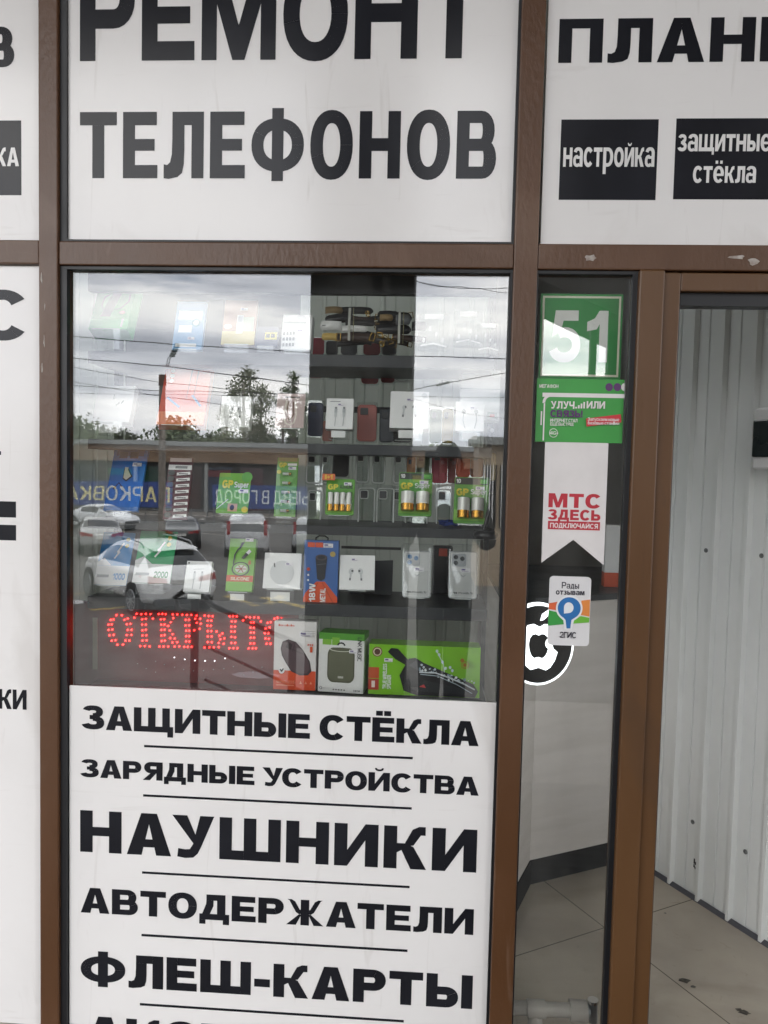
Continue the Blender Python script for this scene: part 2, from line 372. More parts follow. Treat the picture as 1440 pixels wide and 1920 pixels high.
    if ch == 'U': return .92, rc(0, .4, S, 1)+rc(.92-S, .4, .92, 1)+ring(.46, .42, .46, .44, S, B, 180, 360, 18)
    if ch == 'V': return .96, [[(0, 1), (S*1.15, 1), (.48, .3), (.48, 0), (.33, 0)], [(.96, 1), (.63, 0), (.48, 0), (.48, .3), (.96-S*1.15, 1)]]
    if ch == 'W': return 1.4, [[(x+o_, y) for x, y in p] for o_ in (0, .64) for p in ([(0, 1), (S, 1), (.38, .35), (.38, 0), (.22, 0)], [(.76, 1), (.54, 0), (.38, 0), (.38, .35), (.76-S, 1)])]
    if ch == 'Y': return .94, rc(.47-S/2, 0, .47+S/2, .42)+[[(0, 1), (S*1.15, 1), (.47, .62), (.94-S*1.15, 1), (.94, 1), (.47+S/2, .42), (.47-S/2, .42)]]
    if ch == 'о': return .72, ring(.36, .365, .36, .375, S*1.0, B*.85, 0, 360, 26, 2.2)
    if ch == 'а': return .68, rc(.68-S, 0, .68, .5)+ring(.35, .5, .33, .24, S, B*.75, 0, 165, 12)+ring(.28, .22, .28, .23, S*.85, B*.7, 80, 325, 16)+rc(.24, .30, .68-S, .30+B*.62)
    if ch in 'её':
        ps = ring(.36, .365, .36, .375, S, B*.8, 0, 318, 24, 2.2)+rc(.72-S-.35, .30, .70, .30+B*.62)
        if ch == 'ё': ps += rc(.12, .84, .12+B, .84+B*.8)+rc(.6-B, .84, .6, .84+B*.8)
        return .72, ps
    if ch == 'р': return .72, rc(0, -.28, S, .73)+bowl(S, 0, .72, .73, S, B*.8)
    if ch == 'б': return .72, ring(.36, .33, .36, .34, S, B*.8, 0, 360, 22)+ring(.40, .5, .38, .5, S, B*.8, 75, 190, 10)
    if ch == 'u': return .68, rc(.68-S, 0, .68, .73)+rc(0, .28, S, .73)+ring(.34, .3, .34, .32, S, B*.8, 180, 360, 12)
    if ch == 'r': return .5, rc(0, 0, S, .73)+ring(.46, .40, .40, .34, S*.6, B, 90, 170, 6)
    return .5, rc(0, 0, .5, 1)
def text_polys(t, x0, z0, x1, z1, S=.27, B=.21, gap=.075, fit=None):
    """lay a line out with baseline z0 and cap line z1, squeezed to run from x0 to x1 (fit: how many letters fill that run)"""
    out = []; x = 0.0; wfit = None
    for i, ch in enumerate(t):
        w, ps = glyph(ch, S, B)
        out += [[(px+x, py) for px, py in p] for p in ps]
        x += w
        if i+1 < len(t) and ch+t[i+1] in ('АУ', 'УА', 'ТА', 'АТ', 'УС', 'РА'): x -= .10 if 'У' in ch+t[i+1] else .04
        if fit and i == fit-1: wfit = x
        x += gap
    W = wfit or (x-gap)
    sx = (x1-x0)/W; sz = z1-z0
    return [[(x0+px*sx, z0+py*sz) for px, py in p] for p in out]
def put_text(mb, t, x0, z0, x1, z1, y, m, **k):
    """flat letters facing -Y; each stroke sits a hair in front of the one before so none are coplanar"""
    for i, p in enumerate(text_polys(t, x0, z0, x1, z1, **k)):
        a = sum(p[j][0]*p[(j+1) % len(p)][1]-p[(j+1) % len(p)][0]*p[j][1] for j in range(len(p)))
        if a < 0: p = p[::-1]
        yy = y-.000004*((i*7) % 97)
        mb.face([(px, yy, pz) for px, pz in p], m)

# ================================================================== the shop building
SY = .020                                     # front of the sign panels
GY = .030                                     # front of the glazing
shop = thing('shop_building', 'shop front of worn brown metal framing with white sign panels and a wide glazed window', 'shop', (0, 0, 0))
def part(n, x0, y0, z0, x1, y1, z1, m, bevel=0, par=None):
    return MB().box(x0, y0, z0, x1, y1, z1, m).build(n, par or shop, bevel)
part('mullion', -1.011, 0, -.02, -.9605, .09, 3.6, M_FRAME, .003)
part('mullion', .1925, 0, -.02, .251, .09, 3.6, M_FRAME, .003)
part('mullion', -2.2, 0, -.02, -2.15, .09, 3.6, M_FRAME, .003)
part('mullion', 2.15, 0, -.02, 2.2, .09, 3.6, M_FRAME, .003)
part('transom', -2.15, .004, 2.1, -1.0115, .088, 2.16, M_FRAME, .003)
part('transom', -.96, .004, 2.098, .192, .088, 2.158, M_FRAME, .003)
part('transom', .2515, .004, 2.097, 2.15, .088, 2.159, M_FRAME, .003)
part('transom', -2.15, .004, 3.2, -1.0115, .088, 3.26, M_FRAME, .003)
part('transom', -.96, .004, 3.2, .192, .088, 3.26, M_FRAME, .003)
part('transom', .2515, .004, 3.2, 2.15, .088, 3.26, M_FRAME, .003)
part('fascia_panel', -2.15, .03, 3.265, 2.15, .06, 4.6, M_FRAME2)
part('sill', -.96, .004, .0, .192, .088, .06, M_FRAME, .003)
part('sill', .2515, .004, .0, .4975, .088, .06, M_FRAME, .003)
part('door_post', .4975, -.004, -.02, .5585, .09, 2.0965, M_FRAME2, .004)
df = MB().box(.5595, .012, -.02, .601, .075, 2.094, M_FRAME2).box(.6015, .012, 2.049, 1.52, .075, 2.094, M_FRAME2).box(1.5205, .012, -.02, 1.56, .075, 2.094, M_FRAME2)
df.build('door_frame', shop, .003)
db = MB().box(.6015, .03, .0, .607, .072, 2.0485, M_GASKET).box(.6075, .03, 2.018, 1.515, .072, 2.0485, M_GASKET)  # black strip stands in for the shadow gap inside the frame
db.build('shade_gap_strip', shop)
part('wall_panel', 1.565, .02, 0, 2.15, .07, 2.095, M_FRAME2)
# glazing
def pane(x0, z0, x1, z1, g=(.0175, .006, .006, .008)):
    p = part('window_pane', x0, GY, z0, x1, GY+.006, z1, M_GLASS)
    k = MB()
    k.box(x0-.001, .012, z0, x0+g[0], GY-.001, z1, M_GASKET).box(x1-g[1], .012, z0, x1+.001, GY-.001, z1, M_GASKET)
    k.box(x0+g[0], .012, z0, x1-g[1], GY-.001, z0+g[2], M_GASKET).box(x0+g[0], .012, z1-g[3], x1-g[1], GY-.001, z1, M_GASKET)
    k.build('gasket', p)
pane(-.960, .062, .192, 2.097)
pane(.2515, .062, .497, 2.096, (.004, .012, .006, .008))
pane(-.960, 2.1585, .192, 3.199)
# scraped paint on the transom above the door
for px, py, w, h in ((1108, 483, 34, 12), (1385, 481, 40, 6), (1414, 489, 24, 14), (78, 521, 5, 18), (83, 640, 3, 20), (79, 690, 4, 16), (84, 575, 2, 12)):
    x, z = P(px, py); k = 11; rr = [random.uniform(.45, 1) for _ in range(k)]
    yy = -.0006 if px < 100 else .0034
    MB().plate([(x+w/1450*.97*rr[i]*math.cos(i*2*math.pi/k), z+h/1450*1.4*rr[i]*math.sin(i*2*math.pi/k)) for i in range(k)], yy, yy+.001, M_CHIP).build('paint_chip', shop)
# room behind the glass
M_WALLIN = mat('interior_plaster', (.62, .62, .60), .7, c2=(.55, .55, .53), scale=2)
part('interior_wall', -2.2, .1, 0, -2.14, 4.2, 3.2, M_WALLIN)
part('interior_wall', 2.14, .1, 0, 2.2, 4.2, 3.2, M_WALLIN)
part('interior_wall', -2.2, 4.2, 0, 2.2, 4.26, 3.2, M_WALLIN)
RL = (-1.8, .95, .05, 1.5)                   # unseen roof opening, added to light the wall behind the shelves: x0, y0, x1, y1
part('roof', -2.2, .1, 3.2, 2.2, RL[1], 3.3, M_WALLIN); part('roof', -2.2, RL[3], 3.2, 2.2, 4.26, 3.3, M_WALLIN)
part('roof', -2.2, RL[1]+.0005, 3.2, RL[0], RL[3]-.0005, 3.3, M_WALLIN); part('roof', RL[2], RL[1]+.0005, 3.2, 2.2, RL[3]-.0005, 3.3, M_WALLIN)
part('added_skylight', RL[0]-.05, RL[1]-.05, 3.302, RL[2]+.05, RL[3]+.05, 3.31, M_CLEAR)  # clear cover of the added opening
# canopy over the walkway
M_SOFFIT = mat('canopy_soffit', '#7d7973', .6, c2='#6d6963', scale=3)
part('canopy', -12, -3.95, 4.6, 12, .1, 4.74, M_SOFFIT)
part('facade_wall', -12, .02, 0, -2.2, .3, 4.6, M_FRAME2)
part('facade_wall', 2.2, .02, 0, 12, .3, 4.6, M_FRAME2)

# floor, walkway, ground
def tiles(name, c, c2, gx, gy, grout, rough, ang=0, bump=.05, loc=(0, 0)):
    m, n, l, b = newmat(name)
    t = n.new('ShaderNodeTexCoord'); mp = n.new('ShaderNodeMapping'); mp.inputs['Rotation'].default_value = (0, 0, ang); mp.inputs['Location'].default_value = (*loc, 0); l.new(t.outputs['Object'], mp.inputs[0])
    br = n.new('ShaderNodeTexBrick'); br.offset = 0; br.inputs['Scale'].default_value = 1; br.inputs['Brick Width'].default_value = gx; br.inputs['Row Height'].default_value = gy
    br.inputs['Mortar Size'].default_value = .0022; br.inputs['Mortar Smooth'].default_value = .1
    ns = n.new('ShaderNodeTexNoise'); ns.inputs['Scale'].default_value = 3; ns.inputs['Detail'].default_value = 8; l.new(mp.outputs[0], ns.inputs['Vector'])
    r = n.new('ShaderNodeValToRGB'); r.color_ramp.elements[0].color = (*c, 1); r.color_ramp.elements[1].color = (*c2, 1); r.color_ramp.elements[0].position = .35; r.color_ramp.elements[1].position = .7
    l.new(ns.outputs[0], r.inputs[0]); l.new(mp.outputs[0], br.inputs['Vector']); l.new(r.outputs[0], br.inputs['Color1']); l.new(r.outputs[0], br.inputs['Color2']); br.inputs['Mortar'].default_value = (*grout, 1)
    l.new(br.outputs['Color'], b.inputs['Base Color'])
    mr = n.new('ShaderNodeMapRange'); mr.inputs['To Min'].default_value = rough*.6; mr.inputs['To Max'].default_value = rough*1.5; l.new(ns.outputs[0], mr.inputs[0]); l.new(mr.outputs[0], b.inputs['Roughness'])
    return m
M_TILE = tiles('porcelain_tile', lin('#b5ab9b'), lin('#a0968a'), .6, .6, lin('#665f54'), .085, rad(-30), loc=(-.935, -.305))
fl = MB().box(-2.13, .095, -.05, 2.13, 4.19, .0, M_TILE).build('floor'); tag(fl, kind='structure')
for px_, py_, r_ in ((1284, 1838, .014), (1300, 1850, .007), (1396, 1898, .013), (1386, 1893, .008), (1247, 1712, .004)):
    gx_, gy_ = G(px_, py_, .0012); k = 13
    o = MB().face([(gx_+r_*1.5*random.uniform(.6, 1.1)*math.cos(i*2*math.pi/k), gy_+r_*random.uniform(.6, 1.1)*math.sin(i*2*math.pi/k), .0012) for i in range(k)], mat('wet_dirt', '#4b443a', .4, c2='#2b261f', scale=90)).build('footprint'); tag(o, kind='structure')
smudge(M_TILE, .58, .3, (.16, .13, .10))
M_PAVE = tiles('walkway_paving', lin('#8a857e'), lin('#79746e'), .3, .15, lin('#4d4a46'), .7)
wk = MB().box(-12, -3.45, -2.28, 12, -.001, -.03, M_PAVE).build('walkway'); tag(wk, kind='structure')
M_ASPH = mat('asphalt', '#605e5a', .8, c2='#504e4b', scale=1.3, lo=.35, hi=.7, bump=.25, bscale=70, detail=12)
gd = MB().box(-300, -400, -2.5, 300, 60, -2.3, M_ASPH).build('ground'); tag(gd, kind='structure')

# ================================================================== sign panels
def sx(px, py, Y=SY): return P(px, py, Y)[0]
def sz(px, py, Y=SY): return P(px, py, Y)[1]
def sign(name, label, x0, z0, x1, z1, y=SY, t=.006, m=None):
    s = thing(name, label, 'sign', ((x0+x1)/2, y, z0))
    s['_o'] = 0
    MB().box(x0-s.location.x, 0, 0, x1-s.location.x, t, z1-z0, m or M_SIGNW).build('panel', s, .0006)
    del s['_o']
    return s
def letters(s, t, px0, px1, zb, zt, m=None, n='lettering', d=.0006, Y=SY, **k):
    """a line of letters on sign s: left / right in photo pixels at its height, baseline / cap line as world heights"""
    mb = MB(); o = s.location
    x0 = px0 if abs(px0) < 5 else P(px0, 600, Y)[0]
    x1 = px1 if abs(px1) < 5 else P(px1, 600, Y)[0]
    put_text(mb, t, x0-o.x, zb-o.z, x1-o.x, zt-o.z, -d, m or M_SIGNK, **k)
    return mb.build(n, s)
def zz(px, a, b): return P(px, b, SY)[1], P(px, a, SY)[1]
s1 = sign('sign_panel', 'large white sign reading РЕМОНТ ТЕЛЕФОНОВ above the display window', -.944, 2.1605, .1865, 2.86)
b, t = zz(400, 115-172, 113); letters(s1, 'РЕМОНТ', sx(150, 100), sx(906, 100), b, t, S=.245, B=.215, gap=.11)
b, t = zz(400, 209.5, 334.5); letters(s1, 'ТЕЛЕФОНОВ', sx(150, 270), sx(931, 270), b, t, S=.285, B=.20, gap=.15)
s2 = sign('sign_panel', 'white sign listing ЗАЩИТНЫЕ СТЁКЛА, НАУШНИКИ and more below the display window', -.9405, .064, .1868, 1.0035, .0215)
for t_, a, bb, px, xr, S_, B_, gp in (('ЗАЩИТНЫЕ СТЁКЛА', 1322, 1367, (156, 1345), (898, 1375), .29, .235, .065), ('ЗАРЯДНЫЕ УСТРОЙСТВА', 1423, 1457, (153, 1440), (898, 1475), .29, .235, .065),
        ('НАУШНИКИ', 1519, 1597, (150, 1558), (894, 1596), .285, .225, .12), ('АВТОДЕРЖАТЕЛИ', 1664, 1711, (151, 1688), (888, 1732), .285, .235, .085),
        ('ФЛЕШ-КАРТЫ', 1785, 1846, (151, 1815), (886, 1864), .29, .24, .09), ('АКСЕССУАРЫ', 1905, 1966, (162, 1935), (880, 1985), .29, .24, .09)):
    x0, zb = P(px[0], bb, SY); _, zt = P(px[0], a, SY); x1 = P(*xr, SY)[0]
    letters(s2, t_, x0, x1, zb, zt, S=S_, B=B_, gap=gp)
for (xa, ya), (xb, yb), th in (((270, 1399), (774, 1422), .0062), ((268, 1491), (772, 1517), .0062), ((266, 1636), (768, 1664), .0062), ((265, 1752), (764, 1785), .0066), ((262, 1882), (757, 1917), .0066)):
    x0, za = P(xa, ya, SY); x1, zb = P(xb, yb, SY); z = (za+zb)/2; o = s2.location
    MB().box(x0-o.x, -.0006, z-th/2-o.z, x1-o.x, .0005, z+th/2-o.z, M_SIGNK).build('divider_line', s2)
s3 = sign('sign_panel', 'white sign reading ПЛАН with black boxes for settings and protective glass above the door', .258, 2.1615, 2.14, 2.9)
b, t = zz(1230, 34, 117); letters(s3, 'ПЛАНШЕТЫ', sx(1048, 75), sx(1416, 75), b, t, S=.28, B=.22, gap=.11, fit=4)
def block(s, x0, za, x1, zb):
    o = s.location; return MB().box(x0-o.x, -.0005, za-o.z, x1-o.x, .0005, zb-o.z, M_SIGNK).build('black_block', s)
b, t = zz(1140, 224, 375); block(s3, sx(1050, 300), b, sx(1232, 300), t)
b, t = zz(1140, 277, 313); letters(s3, 'настройка', sx(1056, 295), sx(1227, 295), b, b+(t-b)/.73, M_SIGNT, d=.0012, S=.215, B=.17, gap=.07)
b, t = zz(1350, 222, 374); block(s3, sx(1265, 300), b, sx(1452, 300), t)
b, t = zz(1350, 252, 284); letters(s3, 'защитные', sx(1272, 268), sx(1446, 268), b, b+(t-b)/.73, M_SIGNT, d=.0012, S=.215, B=.17, gap=.07)
b, t = zz(1350, 312, 343); letters(s3, 'стёкла', sx(1299, 328), sx(1417, 328), b, b+(t-b)/.73, M_SIGNT, d=.0012, S=.215, B=.17, gap=.07)
s4 = sign('sign_panel', 'white sign ending in the letter В with a black КА box, left of the brown post, upper', -2.14, 2.1625, -1.0125, 2.9)
b, t = zz(12, 50, 126); letters(s4, 'В', sx(-34, 90), sx(27, 90), b, t, S=.29)
b, t = zz(15, 226, 366); block(s4, sx(-110, 300), b, sx(40, 300), t)
b, t = zz(15, 277, 312); letters(s4, 'КА', sx(-9, 295), sx(36, 295), b, t, M_SIGNT, d=.0012, S=.25, B=.19)
s5 = sign('sign_panel', 'tall white sign with С, black squares and КИ letters, left of the brown post, lower', -2.14, .06, -1.0125, 2.099)
b, t = zz(15, 545, 637); letters(s5, 'С', sx(-45, 590), sx(51, 590), b, t, S=.29)
for a, c in ((940, 970), (984, 1013)):
    b, t = zz(10, a, c); block(s5, sx(-18, 960), b, sx(30, 960), t)
b, t = zz(10, 1292, 1329); letters(s5, 'КИ', sx(-3, 1310), sx(50, 1310), b, t, S=.27)
b, t = zz(0, 846, 853); block(s5, sx(-20, 850), b, sx(2, 850), t)
part('window_pane', -2.15, .03, .06, -1.0115, .036, 2.099, M_GASKET)

# ================================================================== stickers on the side light
def rr_pts(x0, z0, x1, z1, r, n=6):
    o = []
    for cx, cz, a in ((x1-r, z0+r, -90), (x1-r, z1-r, 0), (x0+r, z1-r, 90), (x0+r, z0+r, 180)):
        o += [(cx+r*math.cos(rad(a+90*i/n)), cz+r*math.sin(rad(a+90*i/n))) for i in range(n+1)]
    return o
class Flat:
    """a thin printed thing on a plane Y; coordinates are photo pixels on that plane"""
    def __init__(s, name, label, cat, Y, px, py):
        x, z = P(px, py, Y); s.o = (x, Y, z); s.Y = Y; s.root = thing(name, label, cat, s.o); s.k = 0; s.parts = {}
    def w(s, px, py): x, z = P(px, py, s.Y); return x-s.o[0], z-s.o[2]
    def mb(s, n): return s.parts.setdefault(n, MB())
    def poly(s, n, pts, m, t=.0004, raw=False):
        s.k += 1; y = -.0003*s.k
        q = pts if raw else [s.w(*p) for p in pts]
        a = sum(q[j][0]*q[(j+1) % len(q)][1]-q[(j+1) % len(q)][0]*q[j][1] for j in range(len(q)))
        if a < 0: q = q[::-1]
        s.mb(n).plate(q, y, y+t*.7, m)
    def rect(s, n, x0, y0, x1, y1, m, r=0):
        a = s.w(x0, y1); b = s.w(x1, y0)
        s.poly(n, rr_pts(a[0], a[1], b[0], b[1], r) if r else [(a[0], a[1]), (b[0], a[1]), (b[0], b[1]), (a[0], b[1])], m, raw=True)
    def disc(s, n, cx, cy, rx, ry, m, a0=0, a1=360, k=28):
        s.poly(n, [(cx+rx*math.cos(rad(a0+(a1-a0)*i/k)), cy-ry*math.sin(rad(a0+(a1-a0)*i/k))) for i in range(k if a1-a0 == 360 else k+1)], m)
    def text(s, t, x0, yb, x1, yt, m, n='lettering', **k):
        s.k += 1; a = s.w(x0, yb); b = s.w(x1, yt); put_text(s.mb(n), t, a[0], a[1], b[0], b[1], -.0003*s.k, m, **k)
    def done(s):
        for n, m in s.parts.items(): m.build(n, s.root)
        return s.root
I = ink
f = Flat('number_plate', 'green square plate with the number 51 hung behind the narrow pane', 'plate', .060, 1090, 709)
f.rect('plate', 1009, 552, 1169, 709, I('#2f8f45')); f.rect('border', 1013, 556, 1165, 705, I('#e6e4cf')); f.rect('field', 1017, 560, 1161, 701, I('#2f8f45'))
f.text('51', 1029, 678, 1141, 583, I('#e9e9e4'), S=.225, B=.2, gap=.16); f.done()
f = Flat('operator_poster', 'green poster about improved mobile coverage stuck below the 51 plate', 'poster', .0285, 1088, 828)
gW, gG, gP, gR = I('#e2dedd'), I('#3f9a45'), I('#5a3068'), I('#c8363e')
f.rect('sheet', 1003, 712, 1171, 828, gG)
f.text('МЕГАФОН', 1011, 727, 1047, 721, gW, S=.2, B=.17)
f.disc('dots', 1142, 726, 7, 7.5, gP); f.disc('dots', 1157.5, 726, 7, 7.5, gP); f.disc('dots', 1171, 726, 6.5, 7.5, gW, 90, 270)
f.rect('phone_outline', 1017, 739, 1171, 744, gW); f.rect('phone_outline', 1017, 756, 1022, 826, gW); f.rect('phone_outline', 1013, 771, 1016.5, 797, gW)
a = [(1017, 756)]+[(1033-16*math.cos(rad(i*15)), 755-16*math.sin(rad(i*15))) for i in range(7)]+[(1033, 744)]+[(1033-11*math.sin(rad(i*15)), 755-11*math.cos(rad(i*15))) for i in range(7)]
f.poly('phone_outline', a, gW)
f.text('УЛУЧ', 1032, 766, 1077, 753, gW, S=.25, B=.21)
for i in range(4): f.rect('lettering', 1078+i*5, 763-i*3, 1081.5+i*5, 766, gW)
f.text('ИЛИ', 1099, 766, 1134, 753, gW, S=.25, B=.21)
f.text('СВЯЗЬ!', 1031, 782, 1092, 770, gP, S=.27, B=.22); f.text('ИНТЕРНЕТ СТАЛ', 1031, 791, 1082, 786, gW, S=.2, B=.18); f.text('ЕЩЁ БЫСТРЕЕ', 1031, 798, 1075, 793, gW, S=.2, B=.18)
f.poly('red_strip', [(1098, 785), (1163, 777), (1164, 792), (1099, 800)], gR)
f.text('Запускаем новые', 1101, 789, 1160, 784, gW, S=.2, B=.17); f.text('базовые станции', 1101, 796, 1160, 791, gW, S=.2, B=.17)
f.disc('round_badge', 1037, 812, 8, 8.5, gW); f.disc('round_badge', 1037, 812, 7, 7.5, gG); f.text('4G+', 1030.5, 815, 1046, 809, gW, S=.2, B=.17)
f.done()
f = Flat('ribbon_sticker', 'long white ribbon sticker with red lettering and a notched tail on the narrow pane', 'sticker', .0292, 1078, 1010)
rR = I('#b8303c')
f.poly('ribbon', [(1022, 829), (1141, 829), (1132, 1060), (1075, 1012), (1015, 1055)], I('#dedad9'))
f.text('МТС', 1028, 951, 1127, 927, rR, S=.28, B=.23, gap=.1); f.text('ЗДЕСЬ', 1028, 974, 1126, 957, rR, S=.28, B=.23, gap=.1)
f.rect('red_strip', 1027, 979, 1125, 992, rR); f.text('ПОДКЛЮЧАЙСЯ', 1031, 989, 1121, 982.5, I('#e6e2e1'), S=.22, B=.18, gap=.1); f.done()
f = Flat('review_sticker', 'rounded white sticker with a blue map pin, saying reviews are welcome', 'sticker', .0290, 1067, 1209)
f.rect('sheet', 1026, 1082, 1109, 1209, I('#dcdbdc'), .0105)
dk = I('#33323c')
f.text('Рады', 1053, 1103, 1086, 1092, dk, S=.2, B=.16); f.text('отзывам', 1042, 1114.5, 1096, 1105.5, dk, S=.23, B=.2)
f.poly('map_motif', [(1029, 1131), (1046, 1128), (1044, 1144), (1029, 1142)], I('#d9673f')); f.poly('map_motif', [(1029, 1144), (1046, 1148), (1058, 1158), (1060, 1170), (1027, 1173)], I('#3c9a48'))
f.poly('map_motif', [(1090, 1126), (1106, 1124), (1105, 1156), (1089, 1153)], I('#e08a45')); f.poly('map_motif', [(1076, 1159), (1089, 1155), (1105, 1158), (1104, 1167), (1074, 1169)], I('#6db43f'))
pin = [(1067+25*math.cos(rad(a_)), 1140-24*math.sin(rad(a_))) for a_ in range(-50, 231, 10)]
f.poly('map_pin', pin+[(1056, 1163), (1058, 1180), (1072, 1180), (1076, 1163)], I('#e4e6e8'))
pin = [(1067+21.5*math.cos(rad(a_)), 1140-20.5*math.sin(rad(a_))) for a_ in range(-60, 241, 10)]
f.poly('map_pin', pin+[(1060, 1162), (1062, 1178), (1069, 1178), (1071, 1162)], I('#2f6fae'))
f.disc('speech_mark', 1066, 1139, 9, 10, I('#e4e6e8')); f.poly('speech_mark', [(1057, 1140), (1057, 1150), (1067, 1149)], I('#e4e6e8'))
f.text('2ГИС', 1049, 1195, 1080, 1185, dk, S=.2, B=.17); f.done()

# ================================================================== inside: partition, display unit
def corrugated(n, a, b, z1, m, par, pitch=.145, d=.018, z0=0.0, fl=1):
    """a trapezoidal metal sheet standing from a to b (plan points)"""
    a = Vector((*a, 0)); b = Vector((*b, 0)); L = (b-a).length; u = (b-a)/L; nn = Vector((u.y, -u.x, 0))*fl
    pr = []; x = 0
    while x < L:
        for dx, h in ((0, 0), (.044, 0), (.0455, -.006), (.0495, -.006), (.051, 0), (pitch-.030, 0), (pitch-.022, d), (pitch-.010, d), (pitch-.003, 0)):
            if x+dx <= L: pr.append((x+dx, h))
        x += pitch
    pr.append((L, 0))
    mb = MB()
    for i in range(len(pr)-1):
        p, q = pr[i], pr[i+1]
        if q[0]-p[0] < 1e-5: continue
        A = a+u*p[0]+nn*p[1]; B = a+u*q[0]+nn*q[1]
        mb.face([(A.x, A.y, z0), (B.x, B.y, z0), (B.x, B.y, z1), (A.x, A.y, z1)], m)
    back = [a-nn*.03, b-nn*.03]
    mb.face([(back[1].x, back[1].y, z0), (back[0].x, back[0].y, z0), (back[0].x, back[0].y, z1), (back[1].x, back[1].y, z1)], m)
    for (A, B) in ((a, back[0]), (b, back[1])): mb.face([(A.x, A.y, z0), (B.x, B.y, z0), (B.x, B.y, z1), (A.x, A.y, z1)], m)
    return mb.build(n, par)
M_CORR = mat('white_coated_sheet', '#eef0ee', .38, c2='#e2e5e2', scale=2.2, lo=.4, hi=.75, bump=.03, bscale=14)
M_ZINC = mat('zinc_screw', '#8d8f8e', .45, .2, c2='#6f7170', scale=60)
cw = thing('corrugated_partition', 'white ribbed metal wall inside the open doorway', 'wall', (.93, 1.165, 0))
def cloc(p): return (p[0]-.93, p[1]-1.165)
ca, cb = (.930, 1.165), (1.46, .225)
corrugated('ribbed_sheet', cloc(ca), cloc(cb), 2.6, M_CORR, cw, pitch=.136)
cu = (Vector(cb)-Vector(ca)).normalized(); cn = Vector((cu.y, -cu.x))
MB().mesh([(0+cn.x*.02, cn.y*.02, 0), (cu.x*1.08+cn.x*.02, cu.y*1.08+cn.y*.02, 0), (cu.x*1.08, cu.y*1.08, .0), (0, 0, 0), (cn.x*.006, cn.y*.006, .014), (cu.x*1.08+cn.x*.006, cu.y*1.08+cn.y*.006, .014)],
    [(0, 1, 5, 4), (4, 5, 2, 3)], mat('grey_sealant', '#55555a', .7, bump=.3)).build('base_seal', cw)
def on_wall(px, py, off=.0):
    d = ray(px, py); o = Vector(CAM)
    a = Vector((*ca, 0)); n3 = Vector((cn.x, cn.y, 0))
    t = (a+n3*off-o).dot(n3)/d.dot(n3); return o+d*t
for px, py in ((1324, 1032), (1428, 1042), (1299, 1541), (1398, 1597)):
    p = on_wall(px, py)-Vector((.93, 1.165, 0)); n3 = Vector((cn.x, cn.y, 0))
    MB().cyl(p, p+n3*.002, .0085, M_ZINC, n=14).cyl(p+n3*.002, p+n3*.006, .0050, M_ZINC, n=6, smooth=False).build('screw', cw)
p = on_wall(1303, 1621)-Vector((.93, 1.165, 0)); n3 = Vector((cn.x, cn.y, 0)); u3 = Vector((cu.x, cu.y, 0)); k3 = Vector((0, 0, 1))
mk = MB()
for (a0, b0, w_, h_) in ((-.003, .012, .003, .010), (.003, .006, .0025, .006), (-.003, -.006, .003, .006), (.002, -.012, .002, .005)):
    c_ = p+n3*.001+u3*a0+k3*b0
    mk.face([c_-u3*w_-k3*h_, c_+u3*w_-k3*h_, c_+u3*w_+k3*h_, c_-u3*w_+k3*h_], M_DARKP)
mk.build('scuff_mark', cw)
# electrical box on the ribbed wall
ebn = Vector((cn.x, cn.y, 0)); eb0 = on_wall(1407, 880, .11)-ebn*.09; eb1 = on_wall(1411, 765, .11)-ebn*.09
eb = thing('electrical_box', 'white electrical box with a dark tinted cover on the ribbed wall', 'electrical box', eb0, (0, 0, math.atan2(cu.y, cu.x)))
hh = eb1.z-eb0.z
MB().box(0, -.085, 0, .30, 0, hh, M_WHITEP).build('housing', eb, .008)
MB().box(.004, -.094, hh*.2, .29, -.0855, hh*.80, mat('tinted_cover', '#1c2526', .12)).build('tinted_cover', eb, .004)
# goods behind the glass: the shelving
M_SHELF = mat('graphite_laminate', '#35383b', .45, c2='#2c2f32', scale=6)
back = thing('ribbed_screen', 'grey white ribbed metal wall of the room behind the display shelves', 'wall', (-.4, 1.9, 0))
corrugated('ribbed_sheet', (-1.72, 0), (.66, 0), 3.19, mat('grey_coated_sheet', '#c9d0c9', .45, c2='#bcc3bc', scale=3), back, d=.008)
du = thing('display_unit', 'dark grey open shelving filled with phone accessories behind the big pane', 'shelving', (-.38, .14, 0))
def sh(n, x0, y0, z0, x1, y1, z1, m=M_SHELF): return MB().box(x0+.38, y0-.14, z0, x1+.38, y1-.14, z1, m).build(n, du, .0015)
SZ = [1.901, 1.661, 1.4385, 1.2225]
for z, t in zip(SZ, (.033, .028, .025, .033)): sh('shelf', -.945, .14, z-t, .165, .40, z)
BZ = P(650, 1299, .17)[1]
sh('base_top', -.945, .05, BZ-.03, .17, .62, BZ)
sh('base_front', -.945, .06, .05, .17, .08, BZ-.031); sh('header', -.945, .14, 2.062, .165, .165, 2.15)
for x in (-.963, .166): sh('side_post', x, .36, .0, x+.015, .399, 2.2)
sh('added_back_panel', -.945, .4015, .98, -.405, .41, 2.15)  # added dark panel, hides the lit wall behind the left goods
sh('back_rail', -.945, .62, 1.78, .165, .632, 1.80); sh('back_rail', -.945, .62, 1.385, .165, .632, 1.40)

